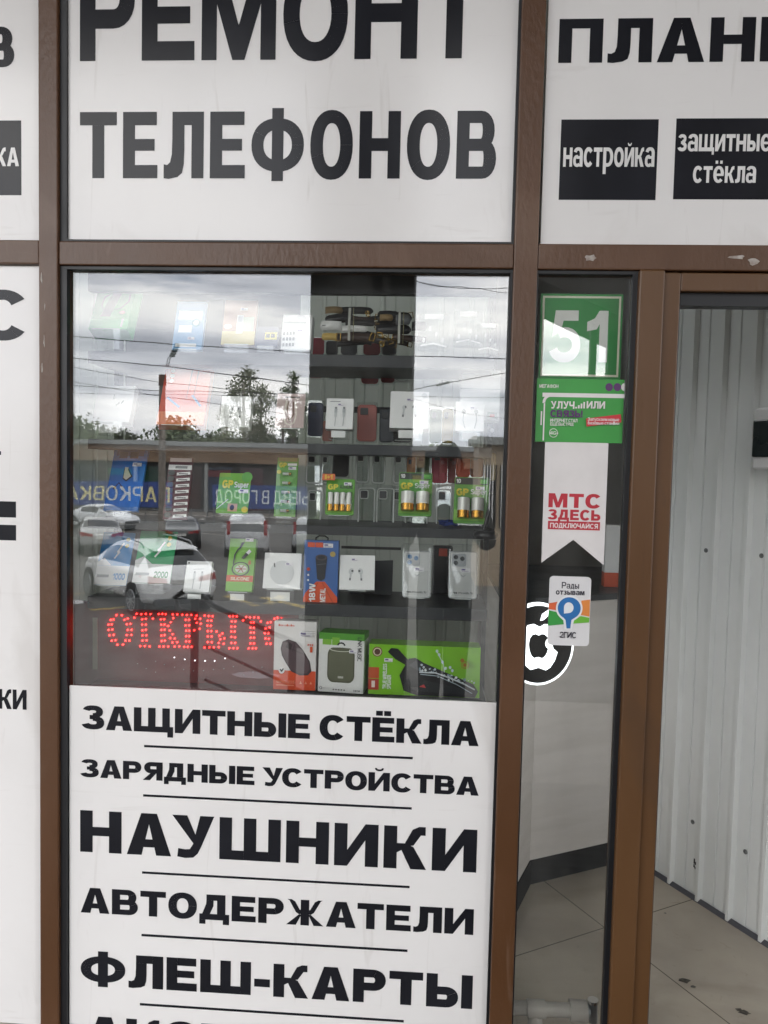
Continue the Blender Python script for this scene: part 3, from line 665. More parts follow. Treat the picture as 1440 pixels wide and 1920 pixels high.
# ------------------------------------------------------------------ goods
def solve(Y, lean, x0, x1, yb, yt):
    a = rad(lean); X0, Z = P(x0, yb, Y); X1, _ = P(x1, yb, Y); xc = (X0+X1)/2
    lo, hi = .005, 1.0
    for _ in range(40):
        h = (lo+hi)/2
        if proj((xc, Y+h*math.sin(a), Z+h*math.cos(a)))[1] > yt: lo = h
        else: hi = h
    return xc, Z, X1-X0, h, a
ACRY = mat('acrylic_edge', (.80, .84, .83), .15)  # pale colour stands in for the glint along clear edges
def short(t, n=13):
    q = t.split()[:n]
    while q[-1].rstrip(',') in ('with', 'a', 'an', 'the', 'of', 'and', 'on', 'at', 'slanted', 'white', 'lying', 'over', 'left', 'drawn', 'behind', 'holding', 'third', 'fourth') and len(q) < len(t.split()): q.pop()
    return ' '.join(q).rstrip(',')
class Item:
    """something on show: local x across, z up its face, front at y = 0; drawn with fractions of its width and height"""
    def __init__(s, name, label, cat, x0, x1, yb, yt, Y=.17, lean=18, depth=.03, body=None, rz=0, group=None, part='carton', r=0, bevel=.0008, side=None):
        s.x, s.z, s.wd, s.h, a = solve(Y, lean, x0, x1, yb, yt); s.a = a; s.Y = Y; s.d = depth; s.label = label
        s.root = thing(name, label, cat, (s.x, Y, s.z), (-a, 0, rad(rz)), group); s.parts = {}; s.k = 0
        if body:
            m = MB(); w2 = s.wd/2
            if r: m.plate(rr_pts(-w2, 0, w2, s.h, r), 0, depth, body)
            else: m.box(-w2, 0, 0, w2, depth, s.h, body)
            m.build(part, s.root, bevel)
    def c(s, u, v): return (u-.5)*s.wd, v*s.h
    def mb(s, n): return s.parts.setdefault(n, MB())
    def poly(s, n, pts, m, y=None):
        s.k += 1; y = -.00028*s.k if y is None else y
        q = [s.c(*p) for p in pts]; a = sum(q[j][0]*q[(j+1) % len(q)][1]-q[(j+1) % len(q)][0]*q[j][1] for j in range(len(q)))
        if a < 0: q = q[::-1]
        s.mb(n).plate(q, y, y+.00022, m); return s
    def rect(s, n, u0, v0, u1, v1, m): return s.poly(n, [(u0, v0), (u1, v0), (u1, v1), (u0, v1)], m)
    def disc(s, n, u, v, r, m, e=1.0, a0=0, a1=360, k=22, rot=0):
        """r as a fraction of the width, e stretches it upward"""
        R_ = r*s.wd; X, Z = s.c(u, v); pts = []
        for i in range(k if a1-a0 == 360 else k+1):
            t = rad(a0+(a1-a0)*i/k); dx, dz = R_*math.cos(t), R_*e*math.sin(t); cr, sr = math.cos(rad(rot)), math.sin(rad(rot))
            pts.append(((X+dx*cr-dz*sr)/s.wd+.5, (Z+dx*sr+dz*cr)/s.h))
        return s.poly(n, pts, m)
    def line(s, n, pts, w, m):
        """a drawn line, w as fraction of the width"""
        s.k += 1; hw = w*s.wd/2; q = [Vector(s.c(*p)) for p in pts]
        for i in range(len(q)-1):
            t = (q[i+1]-q[i]).normalized(); nn = Vector((-t.y, t.x))*hw; a, b = q[i]-t*hw*.5, q[i+1]+t*hw*.5
            y = -.00028*s.k-.00001*(i % 2); s.mb(n).plate([tuple(a-nn), tuple(b-nn), tuple(b+nn), tuple(a+nn)], y, y+.0001, m)
        return s
    def text(s, t, u0, v0, u1, v1, m, n='lettering', rot=0, **k):
        s.k += 1; a, b = s.c(u0, v0), s.c(u1, v1); mb = MB()
        if rot == 0: put_text(s.mb(n), t, a[0], a[1], b[0], b[1], -.00028*s.k, m, **k)
        else:                                   # reads upward
            put_text(mb, t, 0, 0, b[1]-a[1], b[0]-a[0], 0, m, **k) if rot == 90 else put_text(mb, t, 0, 0, b[1]-a[1], b[0]-a[0], 0, m, **k)
            g = s.mb(n)
            for fc in mb.f:
                pts = []
                for i in fc:
                    x, y, z = mb.v[i]
                    pts.append((b[0]-z, y-.00028*s.k, a[1]+x) if rot == 90 else (a[0]+z, y-.00028*s.k, b[1]-x))
                g.face(pts, m)
        return s
    def price(s, u, v, w=.22, rot=0):
        """small price sticker, its print too small to read"""
        h = w*s.wd*.42/s.h
        s.rect('price_sticker', u, v, u+w, v+h, I('#eceaec'))
        s.rect('price_sticker', u+w*.1, v+h*.45, u+w*.5, v+h*.8, I('#5d4a8a')); s.rect('price_sticker', u+w*.1, v+h*.18, u+w*.85, v+h*.3, I('#8d86a0'))
        return s
    def done(s):
        for n, m in s.parts.items(): m.build(n, s.root)
        return s
    def stand(s, yb, kind='clear stand under ', wf=.72, tag_=False):
        """the acrylic stand it leans on, standing at photo row yb"""
        Z = P(proj((s.x, s.Y, s.z))[0], yb, s.Y)[1]; hs = s.z-Z
        st = thing('display_stand', kind+short(s.label), 'display stand', (s.x, s.Y, Z), group='clear acrylic stands on the shelves')
        w2 = s.wd*wf/2; a = s.a; m = MB()
        m.box(-w2, -.012, .0, w2, -.0105, hs-.0012, M_CLEAR).box(-w2, -.0103, 0, w2, .05, .0015, M_CLEAR)
        h2 = s.h*.62; yo = s.d/math.cos(a)+.0015; T = lambda y, z: (y*math.cos(a)+z*math.sin(a), hs+z*math.cos(a)-y*math.sin(a))
        p0 = T(yo, -.004); p1 = T(yo, h2); p2 = T(yo+.002, h2); p3 = T(yo+.002, -.004)
        m.mesh([(x, *q) for x in (-w2, w2) for q in (p0, p1, p2, p3)], [(0, 1, 2, 3), (7, 6, 5, 4), (0, 4, 5, 1), (1, 5, 6, 2), (2, 6, 7, 3), (3, 7, 4, 0)], M_CLEAR)
        m.build('clear_sheet', st)
        e = MB(); e.box(-w2, -.0125, hs-.001, w2, -.0103, hs+.0004, ACRY)
        e.build('edge_glint', st)
        if tag_: MB().box(-w2*.72, -.0132, hs*.18, w2*.72, -.0126, hs*.82, I('#e9eae8')).build('price_card', st)
        return s
W_ = I('#f0f0ef'); K_ = I('#202225'); GR = I('#8a8d8f')
FS = 'goods set out on the shelves'
def earbuds(it, u, v, sc_=.16):
    for du_, fl in ((-.13, -1), (.13, 1)):
        it.disc('printed_artwork', u+du_, v+.06, sc_*.55, I('#cfd2d3'), 1.25, rot=20*fl); it.disc('printed_artwork', u+du_-fl*.03, v+.07, sc_*.24, I('#55585a'))
        it.line('printed_artwork', [(u+du_+fl*.01, v), (u+du_+fl*.03, v-.17)], .05, I('#c6c9ca')); it.line('printed_artwork', [(u+du_+fl*.03, v-.15), (u+du_+fl*.033, v-.19)], .05, I('#77797b'))
    return it
white_carton = lambda lab, *a, **k: Item('earphone_box', lab, 'box', *a, body=W_, **k)
# --- top shelf
it = Item('power_bank_box', 'green box with a dark power bank and cable drawn on it, on the top shelf', 'box', 166, 238, 617, 527, body=I('#35b04f'), lean=27, depth=.05, Y=.17)
it.poly('printed_artwork', [(.22, .26), (.48, .26), (.66, .74), (.42, .74)], I('#3a3447')); it.line('printed_artwork', [(.55, .74), (.70, .84), (.88, .78), (.9, .58), (.70, .42), (.5, .40)], .02, I('#254b30'))
it.line('printed_artwork', [(.42, .74), (.24, .66), (.2, .48), (.28, .40)], .02, I('#254b30')); it.rect('printed_artwork', 0, 0, 1, .2, I('#79d68a')); it.disc('printed_artwork', .78, .34, .08, I('#c9a090'), .7)
it.rect('lettering', .12, .90, .2, .93, W_).rect('lettering', .3, .9, .78, .93, W_).line('lettering', [(.84, .05), (.84, .2)], .06, W_); it.done().stand(655)
it = Item('cable_pack', 'pale blue hanging pack with white print, on the top shelf beside the green box', 'pack', 322, 378, 655, 565, body=I('#6fa3cf'), depth=.012)
it.rect('printed_artwork', .1, .62, .9, .8, W_).rect('printed_artwork', .15, .35, .6, .5, W_).disc('printed_artwork', .72, .55, .15, I('#2c86a8')).disc('printed_artwork', .72, .55, .09, W_).rect('printed_artwork', .1, .05, .8, .12, W_).price(.5, .2).done().stand(663)
it = Item('flash_drive_pack', 'beige and red blister pack with a white memory stick, on the top shelf', 'pack', 414, 476, 646, 563, body=I('#b98f78'), depth=.012)
it.rect('printed_artwork', 0, 0, 1, .3, I('#d6c478')).rect('printed_artwork', .42, .25, .62, .66, W_).rect('printed_artwork', .45, .5, .59, .64, I('#b9bcc0')).rect('printed_artwork', .62, .3, .95, .62, I('#c6cfb9')).disc('printed_artwork', .16, .4, .13, W_, .6).price(.5, .76).done().stand(662)
it = Item('memory_card_pack', 'small dark pack with a yellow label, on the top shelf between beige and white packs', 'pack', 478, 520, 650, 612, body=I('#54566b'), depth=.01)
it.rect('printed_artwork', .4, .35, .95, .72, I('#d9cd58')).rect('lettering', .46, .45, .62, .62, K_).rect('lettering', .68, .45, .84, .62, K_).done().stand(661)
it = Item('adapter_box', 'white box with small grey icons at the right end of the top shelf left group', 'box', 526, 582, 655, 590, body=W_, depth=.04)
it.rect('lettering', .04, .74, .8, .80, GR).disc('printed_artwork', .62, .84, .2, I('#c9cccd'), 1, 0, 180).price(.5, .46, .36)
for i in range(4):
    for j in range(3): it.rect('printed_artwork', .05+i*.11, .08+j*.16, .12+i*.11, .17+j*.16, GR)
it.done().stand(664)
for k, (x0, x1, yb, yt, lab) in enumerate(((783, 842, 655, 588, 'clear bag of white plugs on the top shelf, right of the watch straps'), (850, 905, 648, 583, 'clear bag with a white charger cube on the top shelf, by the right post'), (893, 938, 661, 606, 'flat clear bag with white earphones at the right end of the top shelf'))):
    it = Item('accessory_bag', lab, 'bag', x0, x1, yb, yt, body=M_BLISTER, depth=.012, r=.006, part='clear_bag')
    for i in range(4):
        u, v = .18+.2*i, .25+.16*((i*2) % 3); it.poly('white_plug', [(u-.05, v-.04), (u+.03, v-.06), (u+.05, v+.06), (u-.02, v+.08)], I('#c4c6c6'))
    it.line('white_plug', [(.1, .1), (.5, .16), (.9, .08)], .05, W_).rect('header_card', .2, .84, .8, .98, W_).done()
# --- red card box
it = Item('earphone_pack', 'large red box with white dots and blue strokes behind the sky reflection', 'box', 293, 381, 796, 680, body=I('#e2492f'), lean=25, depth=.03)
for v in (.70, .78, .86): it.disc('printed_artwork', .17, v, .045, W_)
it.line('printed_artwork', [(.6, .98), (.55, .4)], .012, I('#8d2a20')).line('printed_artwork', [(.74, .98), (.70, .4)], .012, I('#8d2a20')).line('printed_artwork', [(.15, .42), (.42, .28)], .05, I('#5d7fb8')).line('printed_artwork', [(.68, .46), (.88, .3)], .05, I('#5d7fb8')).rect('printed_artwork', 0, 0, 1, .2, I('#f08a62')).done().stand(821, tag_=False)
# --- second shelf
it = white_carton('white earphone box leaning at the left end of the second shelf', 172, 242, 790, 723, lean=24); it.line('printed_artwork', [(.48, .62), (.47, .74)], .03, GR).line('printed_artwork', [(.58, .45), (.64, .52)], .04, GR).line('printed_artwork', [(.7, .5), (.75, .58)], .03, GR).done().stand(817, tag_=True)
it = white_carton('white earphone box right of the red box on the second shelf', 411, 467, 800, 743); earbuds(it, .5, .5).done().stand(821)
it = Item('tassel_charm', 'dark green fabric charm hanging beside the white box on the second shelf', 'charm', 401, 414, 808, 790, depth=.006)
mb_ = it.mb('charm_body'); mb_.lathe((0, 0, 0), [(.002, 0), (.008, .004), (.009, .010), (.005, .018), (.001, .026)], mat('dark_green_cloth', '#123f38', .8), 12)
it.done(); MB().tube([(0, 0, .026), (.002, 0, .05), (0, 0, .075)], .0008, M_DARKP, 6).build('cord', it.root)
it = Item('cable_pack', 'pinkish clear pack with a looped brown cable at the middle of the second shelf', 'pack', 513, 571, 803, 737, body=M_BLISTER, depth=.008, r=.004, part='clear_sleeve')
it.rect('backing_card', .04, .02, .96, .98, I('#cdb5b4')).rect('lettering', .3, .86, .78, .9, I('#5a4c4a'))
it.line('looped_cable', [(.36, .78), (.30, .4), (.36, .16), (.5, .1), (.64, .16), (.7, .4), (.64, .78)], .05, I('#e6dcd2')).line('looped_cable', [(.42, .74), (.38, .4), (.5, .2), (.62, .4), (.58, .74)], .035, I('#7a6149')).done().stand(821)
it = Item('cable_box', 'white box with two grey plugs drawn on it on the second shelf', 'box', 610, 661, 804, 747, body=W_, lean=12, depth=.02)
for u in (.36, .66):
    it.rect('printed_artwork', u-.055, .52, u+.055, .66, I('#b5b9bb')); it.rect('printed_artwork', u-.04, .66, u+.04, .72, I('#85898b')); it.rect('printed_artwork', u-.05, .40, u+.05, .53, I('#cbcecf')); it.line('printed_artwork', [(u, .40), (u-.02, .1)], .025, I('#b2b5b7'))
it.rect('lettering', .12, .88, .52, .90, GR).price(.42, .74, .24).done().stand(824, tag_=True)
it = white_carton('white earphone box straddling the pillar reflection edge on the second shelf', 730, 803, 802, 734); earbuds(it, .5, .5, .1).price(.42, .72, .2).disc('printed_artwork', .88, .88, .07, I('#c9cbcc')).done().stand(826, tag_=True)
it = Item('wired_earphone_box', 'white box with wired earphones drawn on it, right end of the second shelf', 'box', 854, 907, 808, 753, body=W_, lean=12, depth=.02)
for u, f_ in ((.28, -1), (.72, 1)): it.line('printed_artwork', [(u, .62), (u+.02*f_, .36), (u-.05*f_, .1)], .035, I('#a7aaac')); it.disc('printed_artwork', u, .66, .07, I('#7e8284'), 1.3)
it.price(.5, .72, .28).done().stand(827, tag_=True)
it = Item('white_carton', 'plain large white carton stacked behind the wired earphone box', 'carton', 862, 936, 788, 694, Y=.26, body=W_, lean=2, depth=.06); it.rect('printed_seam', .0, .62, 1, .635, I('#b9bdbd')).done()
it = Item('keyring_pack', 'narrow clear pack with a dark ring beside the right post on the second shelf', 'pack', 911, 934, 836, 772, body=M_BLISTER, depth=.008, r=.003, part='clear_sleeve'); it.rect('header_card', .1, .80, .9, .97, I('#9a9c9a')).rect('header_card', .3, .84, .7, .92, I('#a53a3a')).disc('ring', .5, .45, .26, K_, 1.2).disc('ring', .5, .45, .17, GR, 1.2).line('ring', [(.4, .3), (.3, .1)], .1, K_).done()
# --- third shelf: batteries and chargers
it = Item('adapter_card', 'blue hanging card with a small white plug drawn on it, third shelf left', 'card', 193, 258, 957, 836, body=I('#1f77cf'), lean=25, depth=.010)
it.rect('printed_artwork', .1, .84, .9, .99, I('#3b4f8a')).rect('printed_artwork', .18, .80, .42, .9, I('#27395f')).rect('printed_artwork', .5, .80, .74, .9, I('#27395f')).price(.62, .68, .26)
it.poly('printed_artwork', [(.40, .48), (.52, .44), (.68, .52), (.62, .56), (.50, .66), (.40, .64)], K_).poly('printed_artwork', [(.42, .495), (.51, .465), (.635, .525), (.60, .55), (.50, .635), (.42, .62)], I('#d9d3c0')).rect('printed_artwork', .42, .62, .52, .66, I('#d9d3c0')).line('printed_artwork', [(.2, .32), (.32, .42), (.42, .36)], .03, K_).line('printed_artwork', [(.1, .2), (.9, .3)], .01, I('#4d95dd')).done().stand(975)
it = Item('battery_card', 'dark red card strip of button cells with slanted white labels, third shelf', 'card', 304, 350, 974, 858, body=I('#54202f'), lean=18, depth=.008)
it.rect('lettering', .02, .80, .98, .88, W_).rect('lettering', .3, .82, .8, .86, GR).rect('printed_artwork', .05, .93, .95, .99, I('#cfc5c8'))
for i in range(8):
    v = .03+i*.095; it.poly('printed_artwork', [(.42, v), (.98, v+.02), (.96, v+.065), (.42, v+.045)], W_).rect('lettering', .5, v+.022, .88, v+.037, K_).disc('button_cell', .2, v+.045, .14, I('#3a4040'), .8)
it.done().stand(990)
GRN, YEL = I('#5aa02c'), I('#e6d52e')
M_BATW = mat('battery_white_label', '#dcdcd6', .3, .2); M_BATG = mat('battery_gold', '#b98a3a', .25, .85); M_BATK = mat('battery_black', '#1d1d1d', .3)
def battery(m, x, z, r, h, y):
    """upright cell: gilt foot, pale jacket, cap and button"""
    m.cyl((x, y, z), (x, y, z+h*.34), r, M_BATG, n=14).cyl((x, y, z+h*.3405), (x, y, z+h*.955), r*1.004, M_BATW, n=14).cyl((x, y, z+h*.956), (x, y, z+h*.965), r*.9, M_STEEL, n=14).cyl((x, y, z+h*.966), (x, y, z+h), r*.36, M_STEEL, n=10)
def blister(it, u0, v0, u1, v1, d=.014):
    a, b = it.c(u0, v0), it.c(u1, v1); m = MB(); q = rr_pts(a[0], a[1], b[0], b[1], .005, 4); n = len(q)
    q2 = rr_pts(a[0]+.003, a[1]+.003, b[0]-.003, b[1]-.003, .004, 4)
    m.mesh([(x, -.0015, z) for x, z in q]+[(x, -d, z) for x, z in q2], [(i, (i+1) % n, n+(i+1) % n, n+i) for i in range(n)]+[tuple(range(n, 2*n))], M_BLISTER, True)
    m.build('clear_blister', it.root)
def bat_card(label, x0, x1, yb, yt, n, big, head, st, word='Super', ten=False, **k):
    it = Item('battery_pack', label, 'battery pack', x0, x1, yb, yt, body=GRN, depth=.004, r=.005, group='green battery blister packs', **k)
    if ten: it.poly('printed_artwork', [(.02, .84), (.98, .84), (.98, .97), (.95, .985), (.05, .985), (.02, .97)], I('#1e2a20')); it.text('10', .05, .87, .18, .96, W_); it.rect('lettering', .74, .86, .95, .96, I('#58b043'))
    it.text('GP', .06, head, .42, head+.15, YEL, S=.3, B=.24).text(word, .48, head+.03, .93, head+.14, W_ if word == 'Super' else K_, S=.24)
    it.price(.62, head+.12, .26)
    it.poly('printed_artwork', [(.02, .06), (.98, .06), (.98, .12), (.02, .30)], I('#8cc63f'))
    it.done()
    w = it.wd; h = it.h
    for i in range(n):
        r = w*big/2; x = (i-(n-1)/2)*w*big*1.12; m = MB(); battery(m, x, h*.10, r, h*(.52 if n > 2 else .44), -r*.8-.001); m.build('battery', it.root)
    tw = n*big*1.12/2+.05; blister(it, .5-tw, .06, .5+tw, .68, .024 if n <= 2 else .012)
    if st: it.stand(st)
    return it
it = Item('battery_pack', 'small green battery card holding one button cell, third shelf beside the red strip', 'battery pack', 404, 464, 962, 887, body=I('#6bb32e'), depth=.004, r=.004, lean=20, group='green battery blister packs')
it.text('GP', .12, .62, .46, .82, YEL, S=.3, B=.24).text('Super', .5, .64, .95, .78, W_, S=.24).disc('printed_artwork', .88, .9, .17, I('#4fae3c')).rect('printed_artwork', .36, .05, .66, .24, I('#d6b08c')).disc('button_cell', .5, .14, .07, K_, 1.3).disc('printed_artwork', .9, .1, .1, YEL).line('printed_artwork', [(.02, .1), (.35, .34)], .02, W_).price(.66, .5, .3).done().stand(975)
it = Item('battery_pack', 'tall green card holding a column of battery cells, left of the pillar reflection', 'battery pack', 513, 553, 968, 858, body=I('#62a637'), depth=.004, r=.003, lean=16, group='green battery blister packs')
it.text('GP', .1, .83, .45, .91, YEL, S=.3, B=.24).rect('lettering', .5, .86, .94, .90, W_).rect('printed_artwork', .05, .93, .95, .995, I('#98984a')).price(.55, .79, .36).disc('printed_artwork', .12, .75, .1, YEL)
it.done()
for i in range(5):
    m = MB(); zc = it.h*(.09+.155*i); m.cyl((-.011, -.006, zc), (.006, -.006, zc), .0042, M_BATW, n=10).cyl((.0061, -.006, zc), (.0125, -.006, zc), .0042, M_BATG, n=10); m.build('battery', it.root)
blister(it, .04, .02, .96, .78, .012); it.stand(980)
bat_card('green blister pack of four slim gold tipped batteries with an orange corner flash', 609, 663, 965, 898, 4, .19, .70, 988, 'ALKALINE', lean=14)
it = Item('price_flash', 'orange corner flash fixed to the pack of four slim batteries', 'tag', 604, 628, 900, 888, lean=14, depth=.002, body=I('#d8622c'), Y=.166); it.text('3+1', .2, .15, .8, .85, I('#e9c33a')).done()
bat_card('green ten year blister pack of two fat batteries, beside the pillar reflection edge', 746, 809, 967, 886, 2, .40, .61, 990, ten=True, lean=14)
bat_card('green ten year blister pack of two fat batteries, nearest the right post', 849, 914, 981, 895, 2, .36, .60, 995, ten=True, lean=14, rz=-6)
# --- fourth shelf
for (lab, x0, x1, yb, yt, col, c2, amt) in (('pale blue gift card with a white strip, lying over the white car reflection', 175, 236, 1096, 998, '#2c8fd6', '#2c8fd6', '1000'), ('green gift card with a white strip, fourth shelf left of the cable box', 247, 318, 1092, 996, '#1fa060', '#1f8a4a', '2000')):
    it = Item('gift_card', lab, 'card', x0, x1, yb, yt, body=I(col), lean=26, depth=.004, r=.003); it.rect('printed_artwork', 0, .0, 1, .36, W_).text(amt, .55, .10, .92, .22, I(c2), S=.2).rect('lettering', .06, .14, .42, .19, GR).line('printed_artwork', [(.5, .5), (.62, .62), (.56, .62), (.7, .78)], .05, W_).disc('printed_artwork', .82, .86, .06, I('#e2d044')).disc('printed_artwork', .82, .74, .06, I('#e2d044'))
    it.poly('printed_artwork', [(0, .36), (.45, .36), (.2, .5), (0, .42)], I('#e6e7e7')).done().stand(1112)
it = Item('cable_box', 'white box with two plugs on it, leaning over the car reflection on the fourth shelf', 'box', 343, 391, 1109, 1052, body=W_, lean=24, depth=.02)
for u in (.36, .66): it.rect('printed_artwork', u-.05, .4, u+.05, .6, I('#c5c8c9')); it.line('printed_artwork', [(u, .4), (u-.01, .1)], .03, I('#b2b5b7')); it.rect('printed_artwork', u-.035, .6, u+.035, .66, I('#9a9d9f'))
it.rect('lettering', .06, .9, .12, .95, K_).line('lettering', [(.3, .72), (.72, .74)], .012, GR).done().stand(1125, tag_=True)
it = Item('cable_box', 'bright green box with a coiled grey cable and a red band, fourth shelf', 'box', 422, 472, 1108, 1010, body=I('#74b62f'), lean=20, depth=.02)
it.rect('printed_artwork', 0, .18, 1, .30, I('#d4572f')).text('SILICONE', .16, .205, .86, .265, I('#efe9c8'), S=.2); it.disc('printed_artwork', .5, .42, .34, K_, .8).disc('printed_artwork', .5, .42, .29, I('#8cbd6a'), .8).disc('printed_artwork', .52, .42, .22, I('#d9ddd2'), .7)
for a_ in range(0, 360, 60): it.line('printed_artwork', [(.52, .42), (.52+.2*math.cos(rad(a_)), .42+.075*math.sin(rad(a_)))], .03, I('#a85a40'))
it.line('printed_artwork', [(.22, .5), (.24, .68), (.36, .80)], .05, K_).poly('printed_artwork', [(.34, .76), (.44, .80), (.58, .93), (.46, .92)], I('#3a3f42')).poly('printed_artwork', [(.50, .62), (.60, .60), (.78, .70), (.70, .76)], K_).poly('printed_artwork', [(.66, .73), (.76, .69), (.86, .75), (.78, .79)], W_)
it.text('8', .78, .50, .88, .58, I('#d4572f'), S=.2).price(.6, .94, .3).done().stand(1128, tag_=True)
it = white_carton('white earphone box left of the blue charger box on the fourth shelf', 492, 562, 1103, 1037, lean=16); earbuds(it, .55, .5, .14).disc('printed_artwork', .5, .45, .32, I('#d3d5d6')).price(.58, .64, .2).line('printed_artwork', [(.3, .6), (.28, .7)], .03, K_).done().stand(1130, tag_=True)
it = Item('charger_box', 'blue and orange box with a black car charger, standing on the fourth shelf', 'box', 568, 632, 1133, 1013, body=I('#3f68a8'), lean=3, depth=.03)
OR = I('#d9552c')
it.poly('printed_artwork', [(0, 0), (1, 0), (1, .12), (.62, .36), (.38, .36), (.06, .18), (0, .1)], OR); it.line('printed_artwork', [(.1, .02), (.42, .34)], .02, I('#a83c1e')).line('printed_artwork', [(.9, .02), (.55, .34)], .02, I('#a83c1e'))
it.rect('printed_artwork', .10, .89, .31, .965, OR).rect('printed_artwork', .33, .89, .55, .965, OR).price(.56, .89, .28).disc('printed_artwork', .84, .79, .08, I('#b7a25a'))
it.poly('printed_artwork', [(.40, .40), (.52, .37), (.62, .41), (.68, .72), (.60, .76), (.44, .76), (.34, .72)], I('#23252b')).disc('printed_artwork', .51, .735, .17, I('#4a4146'), .5).disc('printed_artwork', .51, .735, .11, I('#23252b'), .5).line('printed_artwork', [(.38, .62), (.64, .64)], .02, I('#55585e'))
it.disc('printed_artwork', .14, .55, .05, I('#c3452b')).disc('printed_artwork', .14, .46, .03, W_).disc('printed_artwork', .14, .38, .03, W_)
it.text('18W', .18, .05, .36, .33, W_, rot=90, S=.25).text('METAL', .50, .05, .66, .26, W_, rot=90, S=.2).done()
MB().tube([(-.017, .006, it.h), (-.017, .006, it.h+.006), (-.008, .006, it.h+.012), (.008, .006, it.h+.012), (.017, .006, it.h+.006), (.017, .006, it.h)], .0022, M_DARKP, 8).build('hanger', it.root)
it = white_carton('white earphone box right of the blue charger box on the fourth shelf', 636, 702, 1105, 1041, lean=16, depth=.04, rz=4); earbuds(it, .46, .47, .13).price(.32, .82, .2).done().stand(1134, wf=.5)
def wallet_case(label, x0, x1, yb, yt, ring_c):
    it = Item('phone_case', label, 'phone case', x0, x1, yb, yt, lean=12, depth=.004, body=mat('frosted_case', (.70, .70, .69), .3), r=.006, group='clear phone cases in bags', part='case_back')
    w, h = it.wd, it.h
    MB().tube([(x, -.001, z) for x, z in rr_pts(-w/2, 0, w/2, h, .006)], .0017, mat('case_rim', '#b9bdbd', .2), 6, True).build('case_rim', it.root)
    m = MB(); m.plate(rr_pts(-w*.42, h*.68, w*.10, h*.96, .005), -.0022, -.0003, I('#a9adb0')); m.build('camera_plate', it.root)
    for (u, v) in ((-.28, .88), (-.04, .85), (-.28, .755)):
        g = MB(); g.lathe((u*w, -.0022, v*h), [(.0062, 0), (.0062, .0016), (.0045, .002), (.0044, .0012)], I(ring_c), 16, 'y'); g.cyl((u*w, -.0024, v*h), (u*w, -.0030, v*h), .0035, M_CGLASS, n=12); g.build('camera_ring', it.root)
    it.rect('card_pocket', .08, .04, .92, .58, I('#c2c3c2')).rect('card_pocket', .1, .05, .90, .565, I('#cbccca')).price(.40, .56, .36)
    it.line('card_pocket', [(.42, .5), (.5, .46), (.58, .5)], .02, GR).text('14 Pro(6.1)', .14, .09, .86, .13, K_, S=.18, B=.14).done()
    bag = MB(); q = rr_pts(-w*.60, -.008, w*.60, h*1.17, .010); n = len(q)
    q3 = [(x+random.uniform(-.0012, .0012), z) for x, z in q]
    bag.mesh([(x, -.0035-.002*math.sin(i*1.7), z) for i, (x, z) in enumerate(q3)]+[(x*.82, -.008, z*.9+.006) for x, z in q]+[(x, .009, z) for x, z in q3], [(i, (i+1) % n, n+(i+1) % n, n+i) for i in range(n)]+[(i, 2*n+i, 2*n+(i+1) % n, (i+1) % n) for i in range(n)]+[tuple(range(n, 2*n))], M_BLISTER, True)
    bag.build('clear_bag', it.root)
    return it.stand(1147, wf=.6)
wallet_case('clear bagged phone case with blue camera rings on the fourth shelf', 755, 806, 1119, 1034, '#3d74a6')
wallet_case('clear bagged phone case with dark camera rings, nearest the right post', 842, 893, 1121, 1035, '#4c5358')
# --- bottom row, standing boxes
it = Item('mouse_box', 'white and orange box with a dark computer mouse pictured on it, bottom row', 'box', 512, 591, 1292, 1165, body=I('#e4e1df'), lean=2, depth=.045, Y=.15)
it.rect('printed_artwork', 0, 0, 1, .28, I('#db5430'))
q = [(.16, .60), (.20, .70), (.34, .735), (.52, .70), (.70, .58), (.86, .42), (.90, .28), (.82, .22), (.62, .215), (.42, .27), (.28, .40), (.19, .50)]
it.poly('printed_artwork', q, I('#45383c')).poly('printed_artwork', [(u*.9+.045, v*.92+.045) for u, v in q], I('#5b4a4f')).poly('printed_artwork', [(.28, .62), (.40, .58), (.44, .66), (.34, .71)], I('#3a2f33')).line('printed_artwork', [(.40, .60), (.74, .52)], .012, I('#3a2f33')).line('printed_artwork', [(.52, .70), (.44, .56)], .012, I('#3a2f33'))
it.text('borofone', .1, .925, .48, .955, I('#d4573a'), S=.18).price(.60, .78, .3)
for i in range(4): it.rect('lettering', .66, .86-i*.025, .97, .866-i*.025, I('#9a9694'))
for i in range(3): it.rect('printed_artwork', .80+.05*i, .655, .83+.05*i, .68, OR)
it.rect('printed_artwork', .86, .56, .92, .645, OR).disc('printed_artwork', .2, .285, .07, W_, 1.1).line('printed_artwork', [(.17, .30), (.20, .27), (.24, .31)], .03, K_)
it.text('WIRELESS', .08, .10, .52, .14, I('#ee9a7c'), S=.18).rect('lettering', .08, .065, .5, .08, I('#ee9a7c'))
for u in (.66, .78, .9): it.poly('printed_artwork', [(u-.03, .10), (u+.03, .10), (u, .14)], I('#f0a587'))
it.done()
it = Item('speaker_box', 'white box with an olive round cornered speaker and a green lid, bottom row', 'box', 595, 681, 1297, 1188, body=I('#e3e3e0'), lean=2, depth=.075, Y=.15, rz=-5)
w2, h = it.wd/2, it.h
MB().box(-w2-.0004, -.0004, h-.018, w2+.0004, .0754, h+.0006, I('#4f9a2a')).build('carton_lid', it.root, .001)
it.rect('printed_artwork', .08, .80, .28, .93, I('#7db53a')).rect('printed_artwork', .29, .80, .46, .93, I('#7db53a'))
OL = I('#565844')
